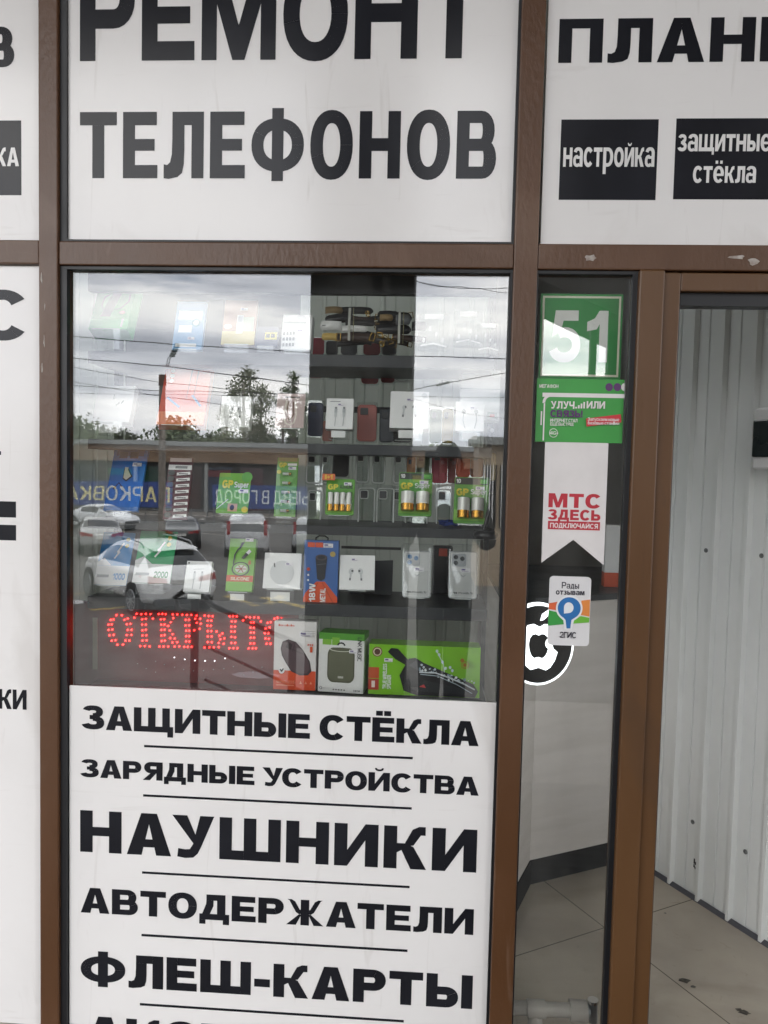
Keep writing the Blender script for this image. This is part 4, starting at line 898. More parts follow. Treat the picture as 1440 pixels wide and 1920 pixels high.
it.poly('printed_artwork', [(p_[0], p_[1]) for p_ in rr_pts(.20, .17, .80, .76, .13)], OL).poly('printed_artwork', rr_pts(.23, .20, .77, .72, .12), I('#626450')).disc('printed_artwork', .5, .725, .25, I('#c9cabc'), .17).disc('printed_artwork', .5, .735, .23, OL, .17).disc('printed_artwork', .5, .80, .09, K_, .8, 0, 180).disc('printed_artwork', .5, .80, .055, I('#e3e3e0'), .7, 0, 180).rect('printed_artwork', .44, .245, .56, .28, I('#b9bab0'))
it.text('LINK MUSIC', .86, .55, .95, .95, K_, rot=-90, S=.15, B=.13).price(.68, .68, .18)
it.disc('printed_artwork', .07, .07, .03, K_).disc('printed_artwork', .07, .07, .02, W_)
for i in range(5): it.rect('printed_artwork', .34+i*.06, .045, .365+i*.06, .065, K_)
it.text('HC14', .80, .04, .94, .07, K_, S=.2).done()
it = Item('speaker_box', 'wide lime green box with a black speaker splashed by water, bottom row right', 'box', 690, 899, 1301, 1211, body=I('#7fc02a'), lean=2, depth=.08, Y=.15)
it.disc('printed_artwork', .075, .85, .045, I('#7a4a3a')).disc('printed_artwork', .075, .85, .036, I('#e2d9bd')).disc('printed_artwork', .075, .85, .028, I('#5a3a30'))
it.rect('printed_artwork', 0, .32, .095, .54, I('#c1552f')).rect('printed_artwork', 0, .09, .095, .31, I('#b03f2f')).rect('lettering', .03, .14, .06, .27, I('#e8d9cf'))
it.text('TRUE WIRELESS', .13, .12, .165, .62, W_, rot=90, S=.18).text('SPEAKER', .17, .12, .205, .40, W_, rot=90, S=.18).price(.14, .66, .075)
it.poly('printed_artwork', [(.17, .86), (.20, .94), (.26, .93), (.36, .70), (.34, .60), (.24, .72)], K_)
it.poly('printed_artwork', [(.28, .40), (.36, .74), (.42, .76), (.50, .66), (.94, .28), (.985, .14), (.96, .015), (.44, .015), (.32, .10)], I('#1d1f22'))
it.poly('printed_artwork', [(.36, .60), (.42, .70), (.62, .52), (.56, .40)], I('#33363a')).poly('printed_artwork', [(.44, .10), (.5, .32), (.9, .16), (.92, .06)], I('#2b2d31'))
for i in range(46):
    u = random.uniform(.46, .95); v = .56-.5*(u-.46)+random.gauss(0, .035); it.disc('printed_artwork', u, v, random.uniform(.004, .012), I(random.choice(('#c9d4dc', '#eef2f4', '#8fa3b0'))), random.uniform(.6, 1.6), k=8)
it.line('printed_artwork', [(.46, .50), (.6, .5), (.72, .42), (.86, .30), (.95, .2)], .012, I('#d6dde2')).line('printed_artwork', [(.47, .46), (.62, .44), (.8, .28), (.93, .12)], .007, I('#aebbc4'))
it.line('printed_artwork', [(.68, .52), (.67, .68), (.63, .84), (.61, .93)], .006, I('#d6dde2'))
for q_ in ((.61, .93), (.63, .86), (.66, .72), (.69, .6), (.73, .62), (.75, .56)): it.disc('printed_artwork', q_[0], q_[1], .012, I('#c6d6dd'), 1.2, k=8)
it.disc('printed_artwork', .86, .68, .034, I('#a8742e')).disc('printed_artwork', .86, .68, .027, I('#7fc02a')).disc('printed_artwork', .86, .68, .018, I('#a8742e')).disc('printed_artwork', .835, .77, .018, I('#a8742e')).poly('printed_artwork', [(.46, .22), (.5, .27), (.52, .20)], I('#b83a3a'))
it.done()

# ------------------------------------------------------------------ phone cases hung behind the shelves
def case(label, x0, x1, yb, yt, col, Y=.40, cam_=1, lean=2, clear=False):
    base = glassy('clear_case_back', (.93, .945, .935), .07, .4) if clear else mat('case_'+col.lstrip('#'), col, .4)
    it = Item('phone_case', label, 'phone case', x0, x1, yb, yt, Y=Y, lean=lean, depth=.008, group='phone cases hung in rows behind the shelves')
    w, h = it.wd, it.h; r = min(.009, w*.2)
    MB().plate(rr_pts(-w/2, 0, w/2, h, r), .003, .0045, base).build('case_back', it.root)
    MB().tube([(x, .003, z) for x, z in rr_pts(-w/2, 0, w/2, h, r)], .002, mat('case_rim_light', '#e6eae8', .25) if clear else base, 6, True).build('case_rim', it.root)
    if cam_:
        MB().tube([(x, .0015, z) for x, z in rr_pts(-w*.40, h*.72, w*.08, h*.94, .004)], .0012, base if not clear else mat('case_rim_light', '#e6eae8', .25), 6, True).build('camera_cutout', it.root)
        m = MB(); m.plate(rr_pts(-w*.38, h*.73, w*.06, h*.93, .004), .0022, .0028, I('#3a3d40') if clear else I('#26282b'))
        m.build('camera_backing', it.root)
    m = MB(); m.plate(rr_pts(-w*.59, -.006, w*.59, h*1.10, .005), .0085, .0092, M_BLISTER); m.build('clear_bag', it.root)
    return it
case('red phone case hung behind the watch straps, at the pillar edge', 581, 606, 664, 634, '#b3203a', cam_=0)
case('black phone case hung behind the watch straps on the top shelf', 612, 632, 664, 640, '#22252c', cam_=0)
case('dark red phone case hung behind the watch straps, on the right', 682, 712, 664, 644, '#8a1f28', cam_=0)
case('crimson phone case tip hanging below the top shelf, at the pillar edge', 578, 605, 707, 690, '#b3203a', cam_=0)
case('black phone case with lettering lines hanging below the top shelf', 615, 645, 708, 690, '#25282d', cam_=0)
case('narrow black phone case hanging below the top shelf', 648, 666, 708, 690, '#25282d', cam_=0)
case('long dark red phone case hanging below the top shelf', 678, 708, 718, 689, '#9a2430', cam_=0)
case('smoky clear phone case hanging below the top shelf', 740, 768, 714, 688, '#888888', cam_=0, clear=True)
case('navy blue phone case on the second shelf at the pillar edge', 577, 604, 816, 756, '#27304d', Y=.30)
case('rust brown phone case behind the white cable box', 605, 622, 826, 790, '#8a4a38', Y=.30, cam_=0)
case('salmon pink phone case on the second shelf', 670, 704, 826, 760, '#b0655c', Y=.30)
case('dark grey phone case right of the salmon one', 712, 736, 828, 768, '#3b3f46', Y=.30)
case('black phone case partly behind the white earphone box', 738, 752, 828, 775, '#26282c', Y=.34, cam_=0)
for k, (x0, x1, yb, yt, c_, cl_, lab) in enumerate(((574, 600, 905, 852, '#8f9492', True, 'clear phone case behind the third shelf at the pillar edge'), (624, 652, 892, 851, '#202226', False, 'black phone case tilted above the pack of four slim batteries'),
        (667, 690, 903, 850, '#8f9492', True, 'clear phone case in the upper back row, left of a similar pair'), (698, 720, 905, 852, '#8f9492', True, 'clear phone case in the upper back row, middle of the group'), (738, 760, 905, 853, '#8f9492', True, 'clear phone case in the upper back row beside the fat batteries'),
        (763, 777, 905, 858, '#c98a4a', False, 'amber phone case behind the fat battery pack'), (810, 837, 904, 848, '#b0183e', False, 'crimson phone case in the upper back row, right part'), (856, 880, 893, 849, '#d65a3a', False, 'orange phone case above the right battery pack'), (883, 905, 893, 852, '#8a4a2a', False, 'brown phone case above the right battery pack'), (908, 928, 900, 850, '#c9b58f', False, 'cream phone case beside the right post'),
        (671, 701, 985, 915, '#9aa09e', True, 'clear phone case in the lower back row right of the slim batteries'), (706, 737, 985, 916, '#9aa09e', True, 'clear phone case in the lower back row, second from the slim batteries'), (818, 845, 985, 918, '#9aa09e', True, 'clear phone case between the two packs of fat batteries'), (760, 800, 988, 925, '#9aa09e', True, 'clear phone case behind the left pack of fat batteries'))):
    case(lab, x0, x1, yb, yt, c_, Y=.36 if yb < 910 else .33, clear=cl_, cam_=1, lean=(4 if k != 1 else 10))
for k, (x0, x1, yb, yt, c_, cl_, lab) in enumerate(((602, 620, 905, 853, '#8f9492', True, 'clear phone case behind the orange flash of the slim batteries'), (781, 803, 905, 850, '#5a6d4a', False, 'olive phone case above the left pack of fat batteries'), (840, 854, 904, 850, '#7d1f3a', False, 'narrow plum phone case right of the crimson one'), (735, 758, 986, 918, '#9aa09e', True, 'clear phone case in the lower back row left of the fat batteries'), (576, 600, 986, 920, '#9aa09e', True, 'clear phone case at the left end of the lower back row'),
        (752, 770, 828, 770, '#4a4f55', False, 'slate phone case under the white earphone box edge'), (806, 826, 829, 768, '#5f7a4c', False, 'green phone case right of the white earphone box'), (829, 848, 829, 768, '#b7a25c', False, 'mustard phone case left of the wired earphone box'), (715, 738, 716, 690, '#7c2430', False, 'wine red phone case hanging below the top shelf'), (640, 668, 664, 642, '#3a3f46', False, 'grey phone case between black and red under the straps'), (716, 742, 664, 640, '#55585c', False, 'pale grey phone case under the drooping straps'))):
    case(lab, x0, x1, yb, yt, c_, Y=.37, clear=cl_, lean=3)
a_, b_ = P(640, 1026, .39), P(752, 1018, .39)
MB().box(a_[0]+.38, .39-.14, a_[1]-.004, b_[0]+.38, .396-.14, a_[1]+.004, M_SHELF).build('hanging_rail', du)
a_, b_ = P(655, 1128, .33), P(736, 1072, .33)
fo = thing('folder', 'dark grey folder leaning behind the white earphone box on the fourth shelf', 'folder', (a_[0], .33, 1.2228), (rad(-10), 0, 0))
MB().plate([(0, 0), (b_[0]-a_[0], 0), (b_[0]-a_[0], b_[1]-a_[1]+.01), ((b_[0]-a_[0])*.5, b_[1]-a_[1]+.006), (0, (b_[1]-a_[1])*.62)], 0, .012, mat('folder_grey', '#3d4145', .6)).build('cover', fo, .001)
# loose accessories on the third shelf's end, and behind the fourth
it = Item('cable_bundle', 'blue and black coiled cable lying at the right end of the third shelf', 'cable', 822, 866, 990, 976, Y=.24, lean=0, depth=.02)
w, h = it.wd, it.h
MB().tube([(w*.5*math.cos(i*.35)*(1-.004*i), .01+.02*math.sin(i*.35), .004+h*.5+.006*math.sin(i*.9)) for i in range(54)], .0028, mat('blue_cable', '#223a86', .5), 6).build('coil', it.root)
hp = thing('headphones', 'black headphones hooked over the right end of the third shelf', 'headphones', (.155, .20, 1.44))
MB().tube([(.016*math.sin(a_), .09*math.cos(a_)*.7, .02+.075*math.sin(a_)) for a_ in [i*math.pi/14 for i in range(-2, 17)]], .006, M_DARKP, 8).build('headband', hp)
for s_ in (-1, 1): MB().lathe((.0, s_*.062, -.028), [(.002, 0), (.030, .004), (.034, .014), (.030, .024), (.004, .028)], M_DARKP, 18).build('ear_cup', hp)
wr = thing('power_adapter', 'black power adapter with an orange switch on the shelf behind the bagged cases', 'adapter', (.045, .36, 1.225))
MB().box(-.03, 0, 0, .03, .04, .145, M_DARKP).build('housing', wr, .004); MB().box(-.012, -.003, .115, .014, -.0002, .138, mat('orange_switch', '#b8402a', .3)).build('switch', wr, .001)

# ------------------------------------------------------------------ watch straps in bundles on the top shelf
ws_c = {'white': '#d9d9d6', 'gold': '#bfa257', 'brown': '#3a2a24', 'black': '#1d1e21', 'tan': '#8f7850', 'grey': '#6d7073'}
def strap(label, x0, x1, y, hpx, col, Y, flip=1, hole=True, buckle=False, tilt=0):
    X0, Z = P(x0, y, Y); X1, _ = P(x1, y, Y); L = X1-X0; hw = hpx*.38*(Y+1.95)/1450
    t = thing('watch_strap', label, 'watch strap', ((X0+X1)/2, Y, Z), (0, rad(tilt), 0), 'watch straps bundled on the top shelf')
    m = MB(); cm = mat('strap_'+col, ws_c[col], .42, bump=.15, bscale=220); n = 16; top = []
    for i in range(n+1):
        u = i/n; x = -L/2+L*u; e = 1-u if flip > 0 else u
        k = hw*(1 if e > .16 else math.sqrt(max(.05, 1-((.16-e)/.16)**2))); bow = .010*math.sin(math.pi*u)
        top.append((x, k, bow))
    v = []
    for x, k, b_ in top: v += [(x, -b_-.002, -k), (x, -b_-.002, k), (x, -b_+.002, k), (x, -b_+.002, -k)]
    f_ = []
    for i in range(n):
        a = i*4; f_ += [(a, a+4, a+5, a+1), (a+1, a+5, a+6, a+2), (a+2, a+6, a+7, a+3), (a+3, a+7, a+4, a)]
    f_ += [(3, 2, 1, 0)[::-1], (n*4, n*4+1, n*4+2, n*4+3)]
    m.mesh(v, f_, cm, True); m.build('band', t)
    if hole:
        for i in range(3):
            u = (.74+i*.06) if flip > 0 else (.26-i*.06); x = -L/2+L*u; MB().cyl((x, -.010*math.sin(math.pi*u)-.0021, 0), (x, -.010*math.sin(math.pi*u)-.0028, 0), hw*.13, M_DARKP, n=8).build('hole', t)
    if buckle:
        x = -L/2-.004 if flip > 0 else L/2+.004
        MB().tube([(x-.006, -.003, -hw*1.1), (x+.006, -.003, -hw*1.1), (x+.006, -.003, hw*1.1), (x-.006, -.003, hw*1.1)], .0014, M_GOLD, 6, True).build('buckle', t)
    return t
LB = 'strap in the bundle behind the glass'
strap('tan watch strap lying topmost on the left of the bundle', 610, 643, 582, 16, 'tan', .20, 1, False)
strap('black watch strap behind the topmost tan one in the bundle', 640, 700, 583, 17, 'black', .22, 1, True)
strap('white watch strap with punched holes, left end of the bundle', 600, 640, 611, 22, 'white', .175, -1)
strap('white watch strap lying to the right of the holed white one', 641, 690, 617, 15, 'white', .178, 1, False)
strap('gold watch strap at the lower left of the bundle', 603, 632, 632, 17, 'gold', .175, -1, False, True)
strap('dark brown watch strap under the white straps of the bundle', 630, 700, 633, 20, 'brown', .185, 1, False)
strap('brown watch strap across the middle of the bundle', 628, 702, 600, 14, 'brown', .21, 1, False)
strap('black watch strap at the top right of the bundle with a tan label', 708, 772, 596, 26, 'black', .20, 1, True)
strap('tan watch strap lying over the black ones on the right', 712, 737, 596, 15, 'tan', .18, 1, False)
strap('black watch strap with a wide band, right middle of the bundle', 705, 771, 618, 22, 'black', .19, 1, False, False)
strap('grey watch strap crossing the right part of the bundle', 742, 770, 600, 24, 'grey', .178, 1, False)
strap('black watch strap drooping below the right part of the bundle', 700, 742, 640, 16, 'black', .18, 1, False, True, 18)
strap('brown watch strap tip at the lower right of the bundle', 735, 775, 634, 13, 'brown', .19, 1, False, True, 8)
strap('black watch strap behind the pile towards the right post', 772, 800, 612, 22, 'black', .23, 1, False)
rs_ = random.Random(4)
for i in range(26):
    xx = rs_.uniform(604, 700) if i % 2 else rs_.uniform(702, 745); yy = rs_.uniform(584, 646)
    strap('short dark watch strap deep inside the jumbled bundle', xx, xx+rs_.uniform(35, 62), yy, rs_.uniform(9, 15), rs_.choice(['black', 'brown', 'black']), rs_.uniform(.19, .25), rs_.choice((1, -1)), i % 3 == 0, i % 4 == 0, rs_.uniform(-12, 12))
for x_, y0_, y1_ in ((655, 578, 640), (748, 585, 645)):
    a, b = P(x_, y1_, .17), P(x_, y0_, .17); pw_ = thing('paper_band', 'white paper band round the '+('left' if x_ < 700 else 'right')+' bundle of watch straps', 'paper band', (a[0], .17, a[1]))
    h = b[1]-a[1]; m = MB(); q = [(-.006, -.012, 0), (.006, -.012, .0), (.006, -.014, h*.5), (.007, -.008, h), (-.005, -.008, h), (-.006, -.014, h*.5)]
    q = [(x*.55, y, z) for x, y, z in q]; m.mesh([*q, *[(x, y+.0006, z) for x, y, z in q]], [(0, 1, 2, 5), (5, 2, 3, 4), (11, 8, 7, 6), (10, 9, 8, 11), (0, 6, 7, 1), (1, 7, 8, 2), (2, 8, 9, 3), (3, 9, 10, 4), (4, 10, 11, 5), (5, 11, 6, 0)], I('#a5a59c')); m.build('band', pw_)
    MB().tube([(.011, -.011, 0), (.012, -.014, h*.5), (.011, -.009, h)], .0009, mat('rubber_band', '#8d8a66', .6), 6).build('rubber_band', pw_)
for k, (x_, y_) in enumerate(((712, 628), (722, 634), (733, 640), (716, 645), (690, 588))):
    X, Z = P(x_, y_, .165); MB_ = thing('strap_buckle', ('loose gilt buckle in the gap between the two strap bundles', 'loose gilt buckle among the drooping straps', 'gilt buckle tipped on its side under the black straps', 'lowest gilt buckle, just above the shelf edge', 'gilt buckle at the top of the left bundle')[k], 'buckle', (X, .165, Z), (rad(30*k), rad(25*k), rad(40*k)))
    MB().tube([(-.007, 0, -.006), (.007, 0, -.006), (.007, 0, .006), (-.007, 0, .006)], .0013, M_GOLD, 6, True).build('buckle_frame', MB_); MB().cyl((-.007, 0, 0), (.009, 0, .001), .0009, M_GOLD, n=6).build('buckle_pin', MB_)

# ------------------------------------------------------------------ lit OPEN sign made of red diodes
led = {'О': '322,174 356,175 288,203 304,201 372,203 392,196 274,233 294,231 386,230 408,228 274,265 297,263 392,265 415,264 280,298 306,296 386,297 414,296 294,331 317,328 378,330 402,330 328,356 363,355',
 'Т': '432,190 447,167 475,168 503,167 532,168 546,196 480,200 503,198 480,233 503,232 482,267 503,265 482,299 506,298 482,331 508,329 468,364 497,364 526,366',
 'К': '583,168 604,167 625,168 595,200 615,199 597,233 617,232 598,265 618,264 598,299 618,297 600,333 620,331 586,367 612,367 640,367 668,170 695,170 671,192 656,218 639,241 650,268 667,291 652,315 680,318 666,342 695,340 680,367 708,366',
 'Р': '726,172 755,173 782,173 747,203 768,203 747,237 769,237 750,270 769,270 750,303 769,303 750,335 770,336 738,369 760,369 784,369 814,178 806,197 836,197 815,222 840,227 833,258 800,267',
 'Ы': '864,177 888,180 913,181 883,208 904,208 880,239 902,240 883,272 904,272 883,305 907,305 883,340 907,340 864,372 893,372 920,372 937,275 955,300 972,287 960,322 984,317 950,345 980,350 950,370 1017,181 1038,181 1060,182 1030,213 1052,213 1027,245 1050,245 1027,275 1048,275 1027,308 1050,310 1027,345 1050,345 1015,377 1040,377 1064,377',
 'Т2': '1100,207 1118,186 1142,188 1168,188 1193,190 1208,213 1148,220 1164,220 1145,252 1166,252 1147,282 1166,282 1147,313 1166,313 1145,348 1166,348 1134,378 1158,378 1178,378',
 'О2': '1292,197 1270,217 1250,222 1262,250 1238,257 1255,285 1233,285 1257,320 1237,317 1268,350 1243,350 1310,190 1335,196 1350,215 1356,250 1356,285 1350,320 1330,345 1300,360'}
lw = '678,434 742,446 804,453 866,455 925,455 989,440 452,472 505,502 563,458 616,478 680,493 735,508 562,524 796,516 857,514 917,508 982,503 1040,490 1100,475 1160,523 1216,494 1105,540'
LY = .205
la = P(138, 1288, LY); lb = P(560, 1140, LY)
ls = thing('led_sign', 'black board with red light diodes spelling ОТКРЫТО behind the car reflection', 'lit sign', (la[0], LY, la[1]))
M_BOARD = mat('red_haze_board', (.10, .012, .014), .5, c2=(.13, .014, .016), scale=6, spec=.4)  # red haze of the diodes put into the board colour
MB().box(0, 0, 0, lb[0]-la[0], .006, lb[1]-la[1], M_BOARD).build('board', ls, .001)
M_RED = glow('red_diode', (1.0, .013, .011), 9.0); M_WLED = glow('white_diode', (.9, .93, 1.0), 2.2); M_OFF = mat('unlit_diode', '#a9abab', .2)
def dots(n, txt, m, r):
    mb = MB()
    for q in txt.split():
        a, b = q.split(','); x, z = P(120+int(a)/3.273, 1100+int(b)/3.273, LY)
        mb.lathe((x-la[0], .0, z-la[1]), [(r, 0), (r, r*.8), (r*.8, r*1.6), (r*.35, r*2.0)], m, 8, 'y')
    return mb.build(n, ls)
for k_, v_ in led.items(): dots('diode_letter', v_, M_RED, .0020)
dots('white_diodes', ' '.join(lw.split()[:6]), M_WLED, .0014); dots('unlit_diodes', ' '.join(lw.split()[6:]), M_OFF, .0013)
tr_ = thing('price_strip', 'narrow beige strip hanging at the left end of the diode sign', 'strip', (P(178, 1255, .19)[0], .19, P(178, 1255, .19)[1]))
MB().box(-.007, 0, 0, .007, .001, .15, I('#9c9a86')).build('strip', tr_)

# ------------------------------------------------------------------ behind the narrow pane: counter, lit round sign, pipe
M_CNT = mat('counter_laminate', '#d6d0cb', .4, c2='#cbc5bf', scale=2, stretch=(1, 1, 8))
ct = thing('counter', 'pale counter with a chamfered corner and a dark recessed plinth', 'counter', (.42, .98, 0))
cpts = [(.30, .665), (.425, .985), (.90, 1.235), (.90, 2.0), (.30, 2.0)]
def prism(pts, z0, z1, m, n, par, o=(0, 0), bevel=0):
    mb = MB(); k = len(pts); a = sum(pts[i][0]*pts[(i+1) % k][1]-pts[(i+1) % k][0]*pts[i][1] for i in range(k))
    if a < 0: pts = pts[::-1]
    v = [(x-o[0], y-o[1], z0) for x, y in pts]+[(x-o[0], y-o[1], z1) for x, y in pts]
    mb.mesh(v, [tuple(range(k-1, -1, -1)), tuple(range(k, 2*k))]+[(i, (i+1) % k, k+(i+1) % k, k+i) for i in range(k)], m)
    return mb.build(n, par, bevel)
prism(cpts, .10, 1.10, M_CNT, 'counter_body', ct, (.42, .98))
prism([(.308, .668), (.432, .992), (.895, 1.24), (.895, 1.95), (.308, 1.95)], .0, .0995, mat('plinth_black', '#0b0d0d', .8), 'plinth', ct, (.42, .98))
prism([(.285, .655), (.415, .965), (.905, 1.22), (.905, 2.0), (.285, 2.0)], 1.1003, 1.125, M_SHELF, 'counter_top', ct, (.42, .98), .002)
rd = Vector((.425-.30, .985-.665, 0)).normalized()
es = thing('lit_emblem', 'round black sign with a glowing white rim and a bitten apple outline, behind the pane', 'lit sign')
cpos = Vector(CAM); d_ = ray(1009, 1208); t_ = (.60+1.95)/d_.y; ctr = cpos+d_*t_
es.location = ctr; es.rotation_euler = (0, 0, rad(4))
M_WG = glow('white_glow', (.93, .97, 1.0), 1.0); M_DISC = mat('matt_black', '#101214', .5)
R0 = 78*(2.55)/1450; rx_ = .86
def ell(r, k=48): return [(r*rx_*math.cos(i*2*math.pi/k), r*math.sin(i*2*math.pi/k)) for i in range(k)]
MB().plate(ell(R0), 0, .02, M_WG).build('lit_rim', es); MB().plate(ell(R0*.94), -.004, .0, M_DISC).build('disc', es)
ap = [(0, .52), (.14, .60), (.34, .60), (.50, .48), (.56, .40), (.44, .27), (.40, .10), (.46, -.08), (.60, -.18), (.52, -.42), (.38, -.62), (.24, -.70), (.10, -.66), (0, -.63), (-.12, -.66), (-.26, -.70), (-.42, -.58), (-.56, -.30), (-.62, .05), (-.56, .36), (-.40, .56), (-.20, .60)]
def apple(s, dx=0): return [(x*s*R0*.86*rx_+dx*R0, (z-.02)*s*R0*.86) for x, z in ap]
MB().plate(apple(1.0, .02), -.007, -.0045, M_WG).build('lit_apple', es)
MB().plate(apple(.52, .0), -.010, -.0075, M_DISC).build('apple_centre', es)
lf = MB(); lf.plate([(x*R0, z*R0) for x, z in ((.02, .58), (.06, .74), (.22, .86), (.20, .70), (.10, .60))], -.007, -.0045, M_WG); lf.build('lit_leaf', es)
pv = thing('water_pipe', 'pale plastic pipe with a tee and a capped valve low behind the narrow pane', 'pipe', (P(975, 1895, .14)[0], .14, P(975, 1895, .14)[1]))
M_PIPE = mat('grey_plastic_pipe', '#b9b3ab', .4, c2='#a39d95')
q = lambda px, py: Vector((P(px, py, .14)[0]-pv.location.x, 0, P(px, py, .14)[1]-pv.location.z))
MB().cyl(q(930, 1888), q(1085, 1895), .0185, M_PIPE, n=18).build('pipe', pv)
MB().cyl(q(988, 1891), q(1022, 1892), .024, M_PIPE, n=18).cyl(q(1003, 1893), q(1003, 1935), .020, M_PIPE, n=18).build('tee', pv)
MB().cyl(q(1068, 1894), q(1100, 1896), .028, M_PIPE, n=20).cyl(q(1100.2, 1896), q(1106, 1896), .020, M_STEEL, n=16).build('valve_nut', pv)
MB().cyl(q(1112, 1915), q(1112, 1880), .012, M_STEEL, n=14).cyl(q(1112, 1879.8), q(1112, 1874), .015, M_CHROME, n=14).build('valve_cap', pv)
wb = thing('phone_box', 'white box with an orange base on the counter, seen right of the ribbon sticker', 'box', (P(1152, 1062, 1.3)[0], 1.3, 1.126))
h = P(1152, 985, 1.3)[1]-1.126
MB().box(-.04, 0, .06, .035, .05, max(h, .2), W_).build('carton', wb, .001); MB().box(-.04, 0, 0, .035, .05, .0597, OR).build('carton_base', wb, .001)

# ================================================================== across the walkway: everything the glass mirrors
ZL = -2.3                                     # level of the car park
def RP(px, py, D):
    """the point at distance D out from the glass whose mirror image falls on a photo pixel"""
    x, z = P(px, py, D); return x, -D, z
def RG(px, py, z=ZL):
    x, y = G(px, py, z); return x, -y, z
M_CONC = mat('painted_concrete', '#5b5651', .6, c2='#4c4743', scale=3, bump=.1, bscale=30)
D0 = 2.85
xa, xb = RP(573, 880, D0)[0], RP(768, 880, D0)[0]
pl = thing('pillar', 'broad dark pillar carrying the canopy, mirrored in the middle of the display window', 'pillar', ((xa+xb)/2, -D0-.25, -.03))
hw_ = (xb-xa)/2
MB().box(-hw_, -.25, 0, hw_, .25, 4.63, mat('dark_cladding', '#33312f', .55, c2='#2a2827', scale=4, bump=.06)).build('shaft', pl, .012)
MB().box(-hw_-.03, -.28, 0, hw_+.03, .28, .14, M_CONC).build('base', pl, .008)
pl2 = dup(pl, (4.6, -D0-.25, -.03), label='second canopy pillar, further along the walkway to the right')
pl3 = dup(pl, (-5.6, -D0-.25, -.03), label='third canopy pillar, further along the walkway to the left')
for p_ in (pl, pl2, pl3): p_['group'] = 'pillars along the walkway'
# handrail and the steps it guards
hr = thing('handrail', 'steel handrail with a hooped end beside the steps, mirrored over the car bumper', 'handrail', (0, 0, 0))
Dr = 3.4
a0 = Vector(RP(352, 1118, Dr)); a1 = Vector(RP(520, 1196, Dr)); dr = (a1-a0)
far = a0+dr*3.4
hoop = [a0+Vector((dr.x*.06, 0, -.13)), a0+Vector((-dr.x*.12, 0, -.11)), a0+Vector((-dr.x*.17, 0, -.02)), a0+Vector((-dr.x*.06, 0, .035)), a0+Vector((dr.x*.08, 0, .02)), a0+dr*.25, far]
hr.location = (a0.x, a0.y, -.03)
lo_ = lambda p: Vector(p)-hr.location
M_RAIL = mat('grey_rail_paint', '#8f9090', .45)
MB().tube([lo_(p) for p in hoop], .021, M_RAIL, 10).build('top_rail', hr)
lr0 = Vector(RP(378, 1213, Dr)); lr1 = lr0+dr*3.2
MB().tube([lo_(lr0), lo_(lr1)], .014, M_RAIL, 8).build('lower_rail', hr)
lr2 = Vector(RP(380, 1278, Dr)); MB().tube([lo_(lr2), lo_(lr2+dr*3.1)], .014, M_RAIL, 8).build('lower_rail', hr)
for k in (.05, 1.15, 2.25, 3.3):
    p = a0+dr*k; MB().cyl(lo_((p.x, p.y, -.03-max(0, .30*(k-.3)))), lo_(p), .03, mat('rail_post', '#4a4646', .4, .6), n=10).build('post', hr)
st_ = MB()
for i in range(9): st_.box(-1.1+i*.30+.35, -4.9, -2.295, -1.1+(i+1)*.30+.35, -3.452, -.05-i*.165, M_PAVE)
tag(st_.build('steps'), kind='structure')
# kerbs, bays and worn paint on the asphalt
M_YEL = mat('yellow_road_paint', '#b9a25a', .7, c2='#7d7462', scale=5, lo=.4, hi=.6); M_WPT = mat('white_road_paint', '#c9c8c2', .7, c2='#8b8984', scale=4, lo=.45, hi=.6)
M_KERB = mat('kerb_stone', '#8b8883', .75, c2='#75726e', scale=3)
def strip_(n, pa, pb, w, m, z=ZL+.004):
    a = Vector(RG(*pa)); b = Vector(RG(*pb)); t = (b-a).normalized(); q = Vector((-t.y, t.x, 0))*w/2
    o = MB().face([(v.x, v.y, z) for v in (a-q, b-q, b+q, a+q)], m).build(n); tag(o, kind='structure'); return o
for pa, pb, w, m in (((100, 1117), (166, 1113), .3, M_YEL), ((490, 1122), (575, 1140), .3, M_YEL), ((500, 1135), (530, 1118), .3, M_YEL), ((170, 1146), (240, 1138), .25, M_YEL), ((420, 1118), (480, 1138), .22, M_YEL), ((500, 1026), (512, 1042), .18, M_WPT), ((520, 1096), (566, 1106), .2, M_WPT),
                     ((376, 974), (392, 967), .35, M_WPT), ((456, 982), (470, 970), .35, M_WPT), ((300, 995), (420, 1005), .16, M_WPT), ((120, 1012), (160, 1008), .16, M_WPT)):
    strip_('bay_marking', pa, pb, w, m)
kb = MB().box(-70, -52.5, -2.299, 40, -52.2, -2.16, M_KERB).build('kerb'); tag(kb, kind='structure')
pvf = MB().box(-70, -58, -2.299, 40, -52.502, -2.17, M_PAVE).build('pavement'); tag(pvf, kind='structure')
for (px, py, rx, ry) in ((478, 1268, .45, .25), (120, 1130, .7, .4)):
    c_ = RG(px, py); k = 22; o = MB().face([(c_[0]+rx*math.cos(i*2*math.pi/k)*random.uniform(.85, 1.1), c_[1]+ry*math.sin(i*2*math.pi/k)*random.uniform(.85, 1.1), ZL+.005) for i in range(k)], mat('wet_patch', '#47484a', .05)).build('puddle'); tag(o, kind='structure')

mt_ = thing('added_dark_mat', 'unseen dark ribbed mat added outside the door to darken the low reflection', 'added_dark_mat', (.95, -1.25, -.03))  # made-up mat, keeps bright paving out of the mirrored view
g_ = MB(); g_.box(-.78, -.72, .001, .78, .98, .012, mat('mat_rubber', '#1d1d1e', .85))
for i in range(30): g_.box(-.77, -.71+i*.055, .0121, .77, -.68+i*.055, .016, mat('mat_rubber', '#1d1d1e', .85))
g_.build('mat_body', mt_)
